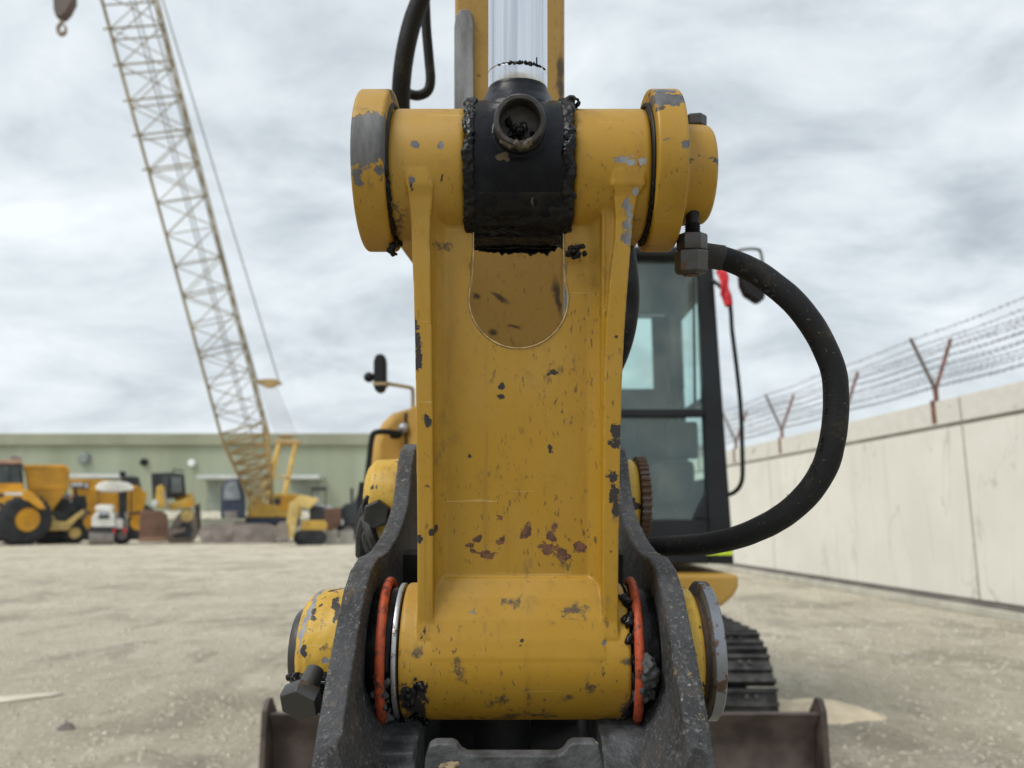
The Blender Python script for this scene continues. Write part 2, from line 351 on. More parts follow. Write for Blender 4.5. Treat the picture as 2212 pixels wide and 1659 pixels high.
def eyem():
    m = MT('black_wet_paint', .3, 0, .16); b = m.noise(25, 5, .6).outputs[0]; c = m.noise(60, 6, .7, stretch=(1, 1, .5)).outputs[0]
    col = m.mix(m.step(b, .45, .75), (.0045, .0055, .009), (.018, .020, .026))
    w1 = m.warp(70, .016, 6)
    col = m.mix(m.chips([(1088, 343, 13, 9, 0, .66), (1155, 430, 3, 12, 0, .66), (1096, 349, 6, 7, 0, .66)], w1), col, (.10, .075, .05))
    col = m.mix(m.step(c, .69, .72), col, (.12, .12, .13))
    m.color(col); m.rough(m.mixf(m.step(b, .3, .7), .22, .45)); m.bump(c, .15, .002); m.bump(m.noise(45, 4, .6).outputs[0], .25, .003); return m.m
M['eye'] = eyem()
def chrome():
    m = MT('polished_chrome', .13, 1, .5); s_ = m.noise(42, 3, .6, stretch=(1, 1, .002)).outputs[0]; d = m.noise(48, 5, .7, stretch=(1, 1, .010)).outputs[0]
    m.color(m.mix(m.step(d, .4, .75), (.70, .73, .78), (.40, .42, .46))); m.rough(m.mixf(m.step(s_, .3, .7), .12, .30)); m.bump(s_, .22, .0016); return m.m
M['chrome'] = chrome()
def steelm(name, col=(.33, .35, .38), rust=.62):
    m = MT(name, .42, .7, .5); b = m.noise(40, 6, .7).outputs[0]; c = m.noise(150, 4, .6).outputs[0]
    k_ = m.step(b, rust - .03, rust + .03); m.color(m.mix(k_, col, (.09, .05, .028))); m.metal(m.mixf(k_, .7, 0)); m.rough(m.mixf(k_, .4, .8)); m.bump(c, .3, .001); return m.m
M['steel'] = steelm('worn_steel', (.22, .235, .26), .57); M['boltsteel'] = steelm('dull_bolt_steel', (.075, .073, .072), .62)
M['lightsteel'] = steelm('bright_worn_steel', (.40, .41, .43), .60)
M['rust'] = steelm('rusty_steel', (.11, .085, .075), .45)
def orangem():
    m = MT('orange_rubber', .5, 0, .35); a = m.noise(55, 6, .7).outputs[0]; b = m.noise(160, 5, .7).outputs[0]
    col = m.mix(m.step(b, .4, .7), (.44, .075, .025), (.30, .05, .022)); col = m.mix(m.math('MULTIPLY', m.step(a, .50, .62), .9), col, (.035, .022, .018)); m.color(col); m.bump(b, .5, .001); return m.m
M['orange'] = orangem()
M['rubber'] = flat('black_rubber_hose', (.028, .028, .028), .62, 0, .5, 40, .5, 300)
def hosem():
    m = MT('dusty_hose_rubber', .62, 0, .25); b = m.noise(30, 6, .75).outputs[0]; c = m.noise(260, 3, .6).outputs[0]
    col = m.mix(m.step(b, .52, .72), (.012, .013, .015), (.045, .037, .025)); col = m.mix(m.step(c, .66, .72), col, (.12, .10, .06))
    m.color(col); m.bump(c, .5, .0012); m.bump(b, .3, .002); return m.m
M['hose'] = hosem()
M['clay'] = flat('dry_clay_grease', (.055, .058, .06), .8, 0, .5, 80, .9, 150)
M['black'] = flat('black_plastic', (.008, .009, .010), .5, 0, .3, 6, spec=.3)
M['cabblack'] = flat('black_cab_paint', (.011, .013, .016), .42, 0, .3, 3, spec=.3)
M['interior'] = flat('grey_cab_lining', (.035, .040, .042), .7, 0, .3, 4)
M['seat'] = flat('dark_seat_fabric', (.035, .04, .042), .85, 0, .3, 20)
M['red'] = flat('red_tape', (.62, .02, .03), .5, 0, .2, 20)
M['lime'] = flat('reflective_yellow_sticker', (.62, .80, .04), .4, 0, .1, 20)
M['blade'] = flat('rusty_brown_blade_steel', (.080, .060, .053), .62, .1, .5, 7, .5, 40)
M['track'] = flat('dusty_track_steel', (.060, .056, .054), .6, .2, .6, 18, .5, 60)
def glass(name, tint, refl=.16):
    m = bpy.data.materials.new(name); m.use_nodes = True; t = m.node_tree; n = t.nodes; l = t.links
    for x in list(n): n.remove(x)
    o = n.new('ShaderNodeOutputMaterial'); tr = n.new('ShaderNodeBsdfTransparent'); tr.inputs[0].default_value = tint + (1,)
    g = n.new('ShaderNodeBsdfGlossy'); g.inputs['Roughness'].default_value = .04; g.inputs[0].default_value = (.85, .92, .92, 1)
    fr = n.new('ShaderNodeLayerWeight'); fr.inputs[0].default_value = .25
    mr = n.new('ShaderNodeMapRange'); mr.inputs[3].default_value = refl; mr.inputs[4].default_value = .8; l.new(fr.outputs['Fresnel'], mr.inputs[0])
    mx = n.new('ShaderNodeMixShader'); l.new(mr.outputs[0], mx.inputs[0]); l.new(tr.outputs[0], mx.inputs[1]); l.new(g.outputs[0], mx.inputs[2])
    df = n.new('ShaderNodeBsdfDiffuse'); df.inputs[0].default_value = (.42, .42, .38, 1); tc_ = n.new('ShaderNodeTexCoord'); ns = n.new('ShaderNodeTexNoise'); ns.inputs['Scale'].default_value = 4.5; ns.inputs['Detail'].default_value = 7; l.new(tc_.outputs['Object'], ns.inputs[0])
    m2 = n.new('ShaderNodeMapRange'); m2.inputs[1].default_value = .42; m2.inputs[2].default_value = .75; m2.inputs[3].default_value = .02; m2.inputs[4].default_value = .22; l.new(ns.outputs[0], m2.inputs[0])
    mz = n.new('ShaderNodeMixShader'); l.new(m2.outputs[0], mz.inputs[0]); l.new(mx.outputs[0], mz.inputs[1]); l.new(df.outputs[0], mz.inputs[2]); l.new(mz.outputs[0], o.inputs[0])
    return m
M['glass'] = glass('tinted_cab_glass', (.74, .88, .85), .055)
M['farglass'] = flat('dark_far_glass', (.05, .06, .065), .15, 0, .4, 2)
def ringed_rust():
    return M['rust']

# ================================================================ SETTING
# ground
bm = B()
X0, X1, Y0, Y1 = -160, 160, -30, 420
vsx = [bm.verts.new((x, y, 0)) for x, y in ((X0, Y0), (X1, Y0), (X1, Y1), (X0, Y1))]; bm.faces.new(vsx)
m = MT('compacted_gravel_ground', .9, 0, .25)
wv = m.n.new('ShaderNodeNewGeometry').outputs['Position']
a = m.noise(.35, 6, .6, wv, stretch=(.6, 1, 1)).outputs[0]; b = m.noise(3.4, 7, .7, wv, stretch=(1, .5, 1)).outputs[0]; c = m.noise(24, 6, .75, wv).outputs[0]; d = m.noise(1.3, 6, .65, wv, stretch=(.7, .55, 1), dist=.5).outputs[0]
col = m.mix(m.step(a, .35, .68), (.66, .59, .445), (.82, .745, .585)); col = m.mix(m.math('MULTIPLY', m.step(b, .48, .62), .85), col, (.86, .79, .63))
col = m.mix(m.math('MULTIPLY', m.step(d, .50, .64), .75), col, (.42, .375, .29)); col = m.mix(m.math('MULTIPLY', m.step(c, .54, .66), .45), col, (.72, .66, .54)); col = m.mix(m.math('MULTIPLY', m.step(c, .47, .36), .5), col, (.30, .28, .235))
col = m.mix(m.math('MULTIPLY', m.step(m.noise(2.1, 6, .7, wv, stretch=(1, .45, 1), off=(5, 3, 0)).outputs[0], .53, .66), .6), col, (.36, .325, .26))
m.color(col); m.bump(b, 1, .14); m.bump(d, .9, .16); m.bump(c, 1, .05)
tag(obj('ground', bm, m.m), kind='structure')
GY = lambda v: None
# pebbles and clods lying on the yard
bm = B(); rnd = random.Random(3)
octa = ((1, 0, 0), (-1, 0, 0), (0, 1, 0), (0, -1, 0), (0, 0, 1)); of = ((0, 2, 4), (2, 1, 4), (1, 3, 4), (3, 0, 4))
for i in range(26000):
    y = 2.6 * math.exp(rnd.random() * 2.05); x = (rnd.random() * 2 - 1) * y * .75
    s_ = .004 + .012 * rnd.random() ** 3 * (1 + y / 8); an = rnd.random() * 6; ca, sa = math.cos(an), math.sin(an); q = [rnd.uniform(.5, 1.3) for _ in octa]
    vv = [bm.verts.new((x + s_ * k_ * (p[0] * ca - p[1] * sa), y + s_ * k_ * (p[0] * sa + p[1] * ca), s_ * k_ * p[2] * .7)) for p, k_ in zip(octa, q)]
    for f in of: bm.faces.new([vv[j] for j in f])
tag(obj('gravel', bm, flat('pale_gravel_stone', (.44, .405, .33), .85, 0, .35, 40), sharp=10), 'loose pale gravel scattered over the yard', 'gravel', kind='stuff')
# loose sand beside the track
def mound(name, u, v, y, rx, ry, h, mat, label, cat):
    c = P(u, v, y); bm = B(); nr, ns = 9, 28; ctr = bm.verts.new((c.x, c.y, h)); prev = None
    for r_ in range(1, nr + 1):
        ring = []
        for s_ in range(ns):
            a = 2 * math.pi * s_ / ns; k_ = r_ / nr; wob = 1 + .35 * mnoise.noise(Vector((math.cos(a) * 1.5, math.sin(a) * 1.5, u)))
            x = c.x + rx * k_ * wob * math.cos(a); yy = c.y + ry * k_ * wob * math.sin(a)
            z = h * (1 - k_ * k_) ** 1.3 * (.8 + .5 * mnoise.noise(Vector((x * 9, yy * 9, 0)))) - .01 * (k_ > .99)
            ring.append(bm.verts.new((x, yy, z)))
        for s_ in range(ns):
            if prev is None: bm.faces.new([ctr, ring[s_], ring[(s_ + 1) % ns]])
            else: bm.faces.new([prev[s_], ring[s_], ring[(s_ + 1) % ns], prev[(s_ + 1) % ns]])
        prev = ring
    return tag(obj(name, bm, mat, sharp=180), label, cat)
sand = flat('yellow_sand', (.68, .565, .40), .9, 0, .15, 8, .6, 50)
mound('sand_pile', 1745, 1515, 4.75, .42, .34, .05, sand, 'low heap of yellow sand on the ground beside the excavator track', 'sand')
mound('stone', 145, 1542, 4.35, .055, .04, .05, flat('dark_stone', (.14, .125, .11), .8, 0, .3, 20), 'small dark stone lying alone on the gravel at the left', 'stone')
bm = B(); q = P(40, 1484, 5.0)
prism(bm, [Vector(p) for p in ((-.34, -.02, 0), (-.05, -.05, 0), (.20, .00, 0), (.27, .045, 0), (.10, .10, 0), (-.30, .13, 0))], (0, 0, .012))
for v_ in bm.verts: v_.co = Matrix.Rotation(R(28), 3, 'Z') @ v_.co + Vector((q.x - .02, q.y, .002))
tag(obj('board', bm, flat('pale_board', (.60, .56, .46), .9), bevel=.004), 'flat pale broken board lying on the gravel at the left edge', 'board')

# green warehouse
WY = 66.0
wh = empty('warehouse', (-30, WY + 8, 0), 'long pale green corrugated metal warehouse behind the parked machines', 'warehouse')
def greenm(name, c1, c2):
    m = MT(name, .6, 0, .4); wv_ = m.co
    wn = m.n.new('ShaderNodeTexWave'); wn.wave_type = 'BANDS'; wn.bands_direction = 'X'; m.l.new(wv_, wn.inputs[0]); wn.inputs['Scale'].default_value = .8; wn.inputs['Distortion'].default_value = 0
    n_ = m.noise(.5, 5, .6, stretch=(1, 1, .08)).outputs[0]; n3 = m.noise(.15, 2, .5, stretch=(1, 1, .01)).outputs[0]
    col = m.mix(m.step(n_, .35, .7), c1, c2); col = m.mix(m.math('MULTIPLY', m.step(n3, .5, .56), .22), col, (.42, .46, .36))
    m.color(col); m.bump(wn.outputs[0], .35, .05); return m.m
mg = greenm('green_corrugated_sheet', (.265, .295, .215), (.32, .35, .26))
zt = P(400, 962, WY).z; zt2 = P(400, 937, WY).z
bm = box(B(), -95, 3, WY, WY + 22, 0, zt); obj('wall', bm, mg, wh)
bm = box(B(), -95.3, 3.3, WY - .35, WY + 22.3, zt + .003, zt2); obj('roof_fascia', bm, flat('faded_olive_fascia', (.27, .28, .20), .6, 0, .12, .4), wh, bevel=.05)
mw = flat('galvanised_canopy', (.52, .54, .53), .5, 0, .1, 1); mdk = flat('grey_green_shutter', (.22, .25, .21), .6, 0, .15, 1)
for (u0, u1, v0) in ((150, 262, 1024), (425, 520, 1026), (610, 690, 1026)):
    a, b = P(u0, v0, WY - 1.6), P(u1, v0 + 8, WY - 1.6)
    obj('door_canopy', pry(B(), [(a.x, a.z), (b.x, a.z), (b.x, b.z), (a.x, b.z)], WY - 1.6, WY - .003), mw, wh, bevel=.03)
    obj('shutter_door', box(B(), a.x + .4, b.x - .4, WY - .08, WY - .004, 0, b.z - .15), mdk, wh)
for (u, v, r_, mt_, nm) in ((308, 998, .30, M['black'], 'exhaust_fan'), (412, 1000, .30, flat('white_dish', (.8, .8, .8), .4), 'wall_lamp'), (178, 990, .5, flat('grey_vent', (.2, .23, .22), .6), 'exhaust_fan')):
    c_ = P(u, v, WY - .4); obj(nm, lathe(B(), (c_.x, WY - .4, c_.z), (0, 1, 0), [(0, r_ * .7), (.1, r_), (.396, r_)], 20), mt_, wh)
# low boundary wall with railing in front of the warehouse
bw = empty('low_wall', (P(450, 1122, 52).x, 52, 0), 'low cream wall with grey railing between bulldozer and crane', 'wall')
a, b = P(340, 1105, 52), P(780, 1121, 52)
obj('coping', box(B(), a.x, b.x, 51.9, 52.3, b.z, a.z), flat('cream_coping', (.66, .64, .54), .7), bw, bevel=.03)
bm = B()
x = a.x
while x < b.x: box(bm, x, x + .12, 52.0, 52.12, 0, b.z - .004); x += .34
obj('railing', bm, flat('grey_railing', (.30, .27, .23), .7), bw)

# perimeter wall on the right
def wx(y): return 5.565 - .0926 * (y - 8.68)          # the inner face of the wall
WT = 2.6
wall_dir = Vector((-.0926, 1, 0)).normalized(); wn_ = Vector((1, .0926, 0)).normalized()
cw = empty('boundary_wall', (wx(12), 12, 0), 'tall cream concrete panel wall along the right side of the yard', 'wall')
def strip(bm, y0, y1, o0, o1, z0, z1):
    p = [Vector((wx(y), y, 0)) + wn_ * o for y, o in ((y0, o0), (y1, o0), (y1, o1), (y0, o1))]
    return prism(bm, [q + Vector((0, 0, z0)) for q in p], (0, 0, z1 - z0))
m = MT('cream_wall_render', .85, 0, .3); wv = m.n.new('ShaderNodeNewGeometry').outputs['Position']
a = m.noise(.9, 6, .6, wv).outputs[0]; st = m.noise(2.2, 5, .6, wv, stretch=(1, 1, .10)).outputs[0]; ck = m.noise(1.0, 4, .5, wv, stretch=(1, 1, .30), dist=1.0).outputs[0]
col = m.mix(m.step(a, .3, .7), (.68, .66, .595), (.75, .73, .665)); col = m.mix(m.math('MULTIPLY', m.step(st, .55, .75), .35), col, (.50, .475, .39))
cr1 = m.math('ABSOLUTE', m.math('SUBTRACT', ck, .5)); col = m.mix(m.math('MULTIPLY', m.step(cr1, .006, .001), .40), col, (.36, .34, .29))
m.color(col); m.bump(m.noise(30, 5, .6, wv).outputs[0], .3, .01); M['wall'] = m.m
m = MT('stained_wall_band', .85, 0, .3); wv = m.n.new('ShaderNodeNewGeometry').outputs['Position']
a = m.noise(1.0, 3, .6, wv, dist=.6).outputs[0]; b = m.noise(7, 6, .7, wv).outputs[0]
ring = m.math('ABSOLUTE', m.math('SUBTRACT', m.math('FRACT', m.math('MULTIPLY', a, 4)), .5))
msk = m.math('MULTIPLY', m.step(ring, .16, .05), m.step(b, .50, .60))
col = m.mix(m.math('MULTIPLY', msk, .75), m.mix(m.step(b, .3, .7), (.63, .61, .55), (.70, .68, .62)), (.34, .33, .30))
m.color(col); m.bump(b, .3, .01); M['band'] = m.m
groove = flat('dark_joint', (.27, .25, .21), .9)
joints = [-1.5, 3.75, 9.35, 14.95, 20.5, 26.1, 31.7, 37.3, 42.9]
for y0, y1 in zip(joints, joints[1:]):
    obj('panel', strip(B(), y0 + .02, y1 - .02, 0, .18, .17, 2.24), M['wall'], cw, bevel=.006)
    obj('top_band', strip(B(), y0 + .02, y1 - .02, 0, .18, 2.29, WT), M['band'], cw, bevel=.006)
obj('joint_filler', strip(B(), -1.5, 42.9, .025, .15, .16, WT - .02), groove, cw)
obj('plinth', strip(B(), -1.5, 42.9, -.10, .2, 0, .10), flat('plinth_concrete', (.47, .45, .38), .85, 0, .15, 3), cw, bevel=.01)
obj('base_rail', strip(B(), -1.5, 42.9, -.03, .2, .103, .155), flat('dark_base_rail', (.17, .155, .14), .8, 0, .2, 3), cw)
# barbed wire fence on top
bf = empty('barbed_wire_fence', (wx(12) + .1, 12, WT), 'barbed wire strands on rusty Y shaped brackets above the cream wall', 'barbed wire fence')
rustp = flat('rusty_red_bracket', (.20, .085, .055), .75, 0, .4, 12); greyarm = flat('grey_bracket_arm', (.17, .14, .125), .75, 0, .3, 12)
def wp(y, o, z): return Vector((wx(y), y, 0)) + wn_ * o + Vector((0, 0, z))
ys = [9.85 + 2.28 * i for i in range(-2, 15)]
for y in ys:
    foot = obj('bracket', prism(B(), [wp(y - .04, -.012, WT - .28), wp(y + .04, -.012, WT - .28), wp(y + .04, -.004, WT - .28), wp(y - .04, -.004, WT - .28)], (0, 0, .30)), rustp, bf)
    obj('stem', cyl(B(), wp(y, .05, WT - .05), wp(y, .05, WT + .22), .032, 8), rustp, foot)
    obj('arm', cyl(B(), wp(y, .05, WT + .16), wp(y, -.23, WT + .84), .024, 8), greyarm, foot)
    obj('arm', cyl(B(), wp(y, .05, WT + .16), wp(y, .33, WT + .84), .026, 8), rustp, foot)
wire = flat('grey_barbed_wire', (.27, .27, .29), .5, .4, .1, 5)
rnd = random.Random(5)
for side in (-1, 1):
    for k_ in range(7):
        o = .05 + side * (.03 + .040 * k_); z = WT + .20 + .103 * k_
        bm = B(); pts = []
        y = ys[0] - 4
        while y < ys[-1]:
            sag = .02 * math.sin((y - ys[0]) / 2.28 * math.pi) ** 2; pts.append(wp(y, o, z - sag)); y += .57
        tube(bm, pts, .0046, 5, 1)
        y = ys[0] - 4
        while y < 24:
            p = wp(y, o, z - .02 * math.sin((y - ys[0]) / 2.28 * math.pi) ** 2)
            for _ in range(2):
                d = Vector((rnd.uniform(-1, 1), rnd.uniform(-1, 1), rnd.uniform(-1, 1))).normalized() * .028
                cyl(bm, p - d, p + d, .0035, 4)
            y += .11
        obj('wire_strand', bm, wire, bf)

# ================================================================ EXCAVATOR
EX = empty('excavator', (.12, 4.5, 0), 'yellow and black compact excavator filling the foreground with its worn bucket linkage', 'excavator')
T0 = .72; ZU = .196; ZL = -.2485
def fo(name, bm, mat, parent=EX, **k_): return obj(name, bm, mat, parent, FRAME, **k_)
import numpy as np
def bake_wear(o):
    """make the welded mesh real and store, per vertex, how far it lies from each worn patch (the ragged edge itself comes from noise)"""
    dg = bpy.context.evaluated_depsgraph_get(); me = bpy.data.meshes.new_from_object(o.evaluated_get(dg)); o.modifiers.clear(); o.data = me
    n_ = len(me.vertices); co = np.empty(n_ * 3, np.float32); me.vertices.foreach_get('co', co); co = co.reshape(-1, 3)
    for kind, lst in WEAR[o.data.materials[0].name].items():
        if not lst: continue
        best = np.full(n_, 9.0, np.float32)
        rg = random.Random(kind); sub = []
        for u, v, ru, rv, an, t in lst:      # every patch is a cluster of smaller ragged ones
            c_, s_ = math.cos(R(an)), math.sin(R(an)); sub.append((u, v, ru * .86, rv * .86, an + rg.uniform(-12, 12), t))
            for _ in range(5):
                a_, b_ = rg.uniform(-.62, .62) * ru, rg.uniform(-.62, .62) * rv; sub.append((u + a_ * c_ + b_ * s_, v + b_ * c_ - a_ * s_, ru * rg.uniform(.25, .6), rv * rg.uniform(.25, .6), an + rg.uniform(-40, 40), t))
        for u, v, ru, rv, an, t in sub:
            dx = co[:, 0] - fx(u, t); dz = co[:, 2] - fz(v, t); c_, s_ = math.cos(R(an)), math.sin(R(an)); a_, b_ = ru * t / F, rv * t / F
            X = dx * c_ - dz * s_; Z = dx * s_ + dz * c_
            d = (np.sqrt((X / a_) ** 2 + (Z / b_) ** 2) - 1) * (min(a_, b_) / .005) ** .5
            d += np.clip((np.abs(co[:, 1] - t) - .03) / .01, 0, 9); best = np.minimum(best, d)
        at = me.attributes.new(kind, 'FLOAT', 'POINT'); at.data.foreach_set('value', best)
    return o
# --- link: two bosses, two flanges and a web, welded
bm = B()
cyl(bm, (-.1082, T0, ZU - .002), (-.0400, T0, ZU - .002), .0602, 96, .004)
cyl(bm, (.0531, T0, ZU - .002), (.1213, T0, ZU - .002), .0602, 96, .004)
cyl(bm, (-.0985, T0, ZL), (.1034, T0, ZL), .0606, 96, .003)
cyl(bm, (-.060, T0, ZL), (.066, T0, ZL), .0606, 64)
zt_, zb_ = .125, -.30
# side flange outlines (x by height), front face at TF
def flange(xo, xi, top):
    bm_ = bm
    n_ = len(xo)
    fr = []; bk = []
    for (z, x_o), (_, x_i), tf in zip(xo, xi, top):
        fr.append((bm_.verts.new((x_o, tf, z)), bm_.verts.new((x_i, tf, z)))); bk.append((bm_.verts.new((x_o, .765, z)), bm_.verts.new((x_i, .765, z))))
    for i in range(n_ - 1):
        a, b = fr[i], fr[i + 1]; c, d = bk[i], bk[i + 1]
        bm_.faces.new([a[0], a[1], b[1], b[0]]); bm_.faces.new([c[0], d[0], d[1], c[1]])
        bm_.faces.new([a[0], b[0], d[0], c[0]]); bm_.faces.new([a[1], c[1], d[1], b[1]])
    bm_.faces.new([fr[0][0], bk[0][0], bk[0][1], fr[0][1]]); bm_.faces.new([fr[-1][0], fr[-1][1], bk[-1][1], bk[-1][0]])
def seq(lst, t): return [(fz(v, t), fx(u, t)) for v, u in lst]
vls = [352, 372, 402, 425, 470, 520, 560, 620, 700, 800, 950, 1150, 1290, 1345, 1378, 1400]
lo = [888, 880, 879, 883, 887, 889, 890, 893, 895, 897, 899, 901, 901, 901, 903, 907]
li = [900, 925, 938, 936, 930, 929, 930, 931, 932, 934, 935, 936, 936, 936, 936, 934]
rl = [1350, 1326, 1318, 1326, 1330, 1328, 1322, 1316, 1309, 1305, 1303, 1302, 1302, 1303, 1304, 1308]
ro = [1368, 1388, 1392, 1376, 1368, 1364, 1361, 1356, 1350, 1345, 1341, 1337, 1336, 1336, 1336, 1332]
tf = [.6610, .6600, .6605, .6640, .667] + [TF] * 8 + [.668, .665, .672]
flange(seq(zip(vls, lo), TF), seq(zip(vls, li), TF), tf)
flange(seq(zip(vls, rl), TF), seq(zip(vls, ro), TF), tf)
# cove fillets between flange and web
for s_, xa, xb in ((1, fx(933, TF) - .001, fx(966, TW)), (-1, fx(1305, TF) + .001, fx(1268, TW))):
    tri = [(xa, TF + .006), (xa + s_ * .003, TF + .014), (xb, TW + .001), (xb, TW + .008), (xa, TW + .008)]
    prism(bm, [Vector((x, t, .16)) for x, t in tri], (0, 0, -.40))
pry(bm, [(.0785, -.02), (.0830, -.02), (.0905, .16), (.0785, .16)], .676, .702)
# web plate with keyhole slot open to the top
hc = (fx(1120, TW), fz(645, TW)); hr = .0445; hw = .0405
pts = [(-.075, -.30), (.086, -.30), (.088, -.05), (.0965, .14), (.0965, .185), (hc[0] + hw, .185), (hc[0] + hw, .118)]
a0 = math.acos(hw / hr)
pts += [(hc[0] + hr * .98, hc[1] + .030)]
pts += [(hc[0] + hr * math.cos(a), hc[1] + hr * math.sin(a)) for a in [a0 * .9 - i * (math.pi + 1.8 * a0) / 40 for i in range(41)]]
pts += [(hc[0] - hr * .98, hc[1] + .030), (hc[0] - hw, .118), (hc[0] - hw, .185), (-.075, .185)]
pry(bm, pts, TW, TW + .014)
# ramp where the web runs into the lower boss
prx(bm, [(TW + .003, -.1715), (.6865, -.1740), (.6770, -.1885), (.6690, -.2055), (.6636, -.2215), (.6602, -.2360), (.6605, -.25), (.72, -.25), (.72, -.1715)], -.070, .080)
bake_wear(fo('link_arm', bm, M['link'], remesh=.0010, smooth=12, label='worn yellow link with keyhole slot and chipped flanges'))
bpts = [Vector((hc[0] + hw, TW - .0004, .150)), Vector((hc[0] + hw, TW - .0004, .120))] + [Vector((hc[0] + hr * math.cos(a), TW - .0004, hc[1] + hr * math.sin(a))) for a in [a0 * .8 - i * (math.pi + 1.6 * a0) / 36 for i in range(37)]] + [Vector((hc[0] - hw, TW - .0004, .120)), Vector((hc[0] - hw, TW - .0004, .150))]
SLOT_HIGHLIGHT = bpts
fo('slot_edge_highlight', tube(B(), SLOT_HIGHLIGHT, .0006, 8, 2), flat('pale_dried_sealant', (.44, .33, .17), .6, 0, .4, 90))  # thin pale tube added as the highlight on the slot's bevelled edge
# --- rod eye
bm = B()
cyl(bm, (-.0405, T0, ZU), (.0535, T0, ZU), .0655, 96, .004)
lathe(bm, (.0054, T0, ZU), (0, 0, 1), [(0, .046), (.040, .0455), (.058, .040), (.068, .0325), (.076, .0285), (.081, .0275)], 64)
px_, pz_ = fx(1123, .63), fz(260, .63)
lathe(bm, (px_, .6475, pz_ + .0005), (0, 1, .03), [(0, .0205), (.001, .0212), (.02, .0216), (.05, .023)], 48)
eye = fo('rod_eye', bm, M['eye'], remesh=.0012, smooth=4)
bm = B()   # open grease port: a rim with a deep bore
lathe(bm, (px_, .6275, pz_), (0, 1, .03), [(.001, .0168), (0, .0175), (0, .0202), (.0015, .0213), (.020, .0216), (.020, .0165), (.0185, 0), (.0182, 0), (.0180, .0163), (.001, .0168)], 64, caps=False)
fo('port_rim', bm, flat('dirty_port_metal', (.045, .042, .040), .5, .3, .5, 60, .6, 120), eye, label='open round port with chipped rim')
bm = B()
for i in range(16):
    blob(bm, (px_ + random.gauss(0, .0045), .640 + random.uniform(-.004, .003), pz_ - .0065 + random.gauss(0, .004)), random.uniform(.0016, .0036), 2, (1, .8, 1.3), .3)
fo('port_grease', bm, M['grease'], eye)
bm = B()
for i in range(26):
    a = R(250 + random.uniform(-38, 52)); blob(bm, (px_ + .0196 * math.cos(a), .6285 + random.uniform(-.0015, .008), pz_ + .0196 * math.sin(a) - .0005), random.uniform(.0018, .0032), 2, (1.5, .7, 1), .2)
fo('rim_clay', bm, flat('brown_dried_grease', (.085, .068, .048), .6, 0, .5, 90, .6, 200), eye, remesh=.0009)
# --- chrome rod
bm = B(); xr = .0054
lathe(bm, (xr, T0, .2760), (0, 0, 1), [(0, .0272), (.0012, .0277), (.0128, .0277), (.0134, .0271), (.0142, .0271), (.0148, .0277), (.9, .0277)], 96)
rod = fo('piston_rod', bm, M['chrome'], label='bright chrome rod of the bucket cylinder')
bm = B()
for i in range(44):
    a = R(random.gauss(285, 20)); blob(bm, (xr + .0278 * math.cos(a), T0 + .0278 * math.sin(a), .2895 + random.gauss(0, .0006)), random.uniform(.0006, .0014), 1, (1.6, 1, .8), .3)
for i in range(10): blob(bm, (xr + .0278 * math.cos(R(308)), T0 + .0278 * math.sin(R(308)), .290 + i * .0007), .0007, 1)
fo('rod_grease', bm, M['grease'], rod)
bm = B(); lathe(bm, (xr, T0, 1.1), (0, 0, 1), [(0, .042), (.02, .045), (1.0, .045)], 48)
fo('cylinder_barrel', bm, M['stick'])
# --- grease squeezed out at both sides of the eye
def ring_grease(x0, x1, n_, rad, a_lo, a_hi, seed, rr=(.0014, .0040)):
    bm_ = B(); g = random.Random(seed)
    for i in range(n_):
        a = R(g.uniform(a_lo, a_hi)); r_ = g.uniform(*rr); c_ = (g.uniform(x0, x1), T0 + (rad + g.uniform(-.0012, .0012)) * math.cos(a), ZU + (rad + g.uniform(-.001, .001)) * math.sin(a))
        m_ = Matrix.Translation(Vector(c_)) @ Matrix.Rotation(g.uniform(-.6, .6), 4, 'Y') @ Matrix.Diagonal((r_ * g.uniform(.5, 1), r_ * g.uniform(.5, .8), r_ * g.uniform(.8, 2.4), 1))
        q_ = bmesh.ops.create_icosphere(bm_, subdivisions=2, radius=1.0, matrix=m_)
        for v_ in q_['verts']: v_.co += Vector([g.uniform(-.2, .2) * r_ for _ in range(3)])
    return bm_
def strand(bm_, xm, rad, a_lo, a_hi, r0, seed, wx_=.0022):
    pts, rr_ = [], []; n_ = 150
    for i in range(n_):
        a = R(a_lo + (a_hi - a_lo) * i / (n_ - 1)); f = lambda k_, o_: mnoise.noise(Vector((a * k_, o_, seed)))
        r_ = r0 * (1 + 1.1 * f(4, 0) + .8 * f(13, 2) + .4 * f(31, 4)); r_ = max(.0006, r_); rd = rad + .0016 * f(6, 7) + .001 * f(22, 9)
        pts.append(Vector((xm + wx_ * f(5, 11) + .0011 * f(19, 13), T0 + rd * math.cos(a), ZU + rd * math.sin(a)))); rr_.append(r_)
    return tube(bm_, pts, rr_, 14, 1)
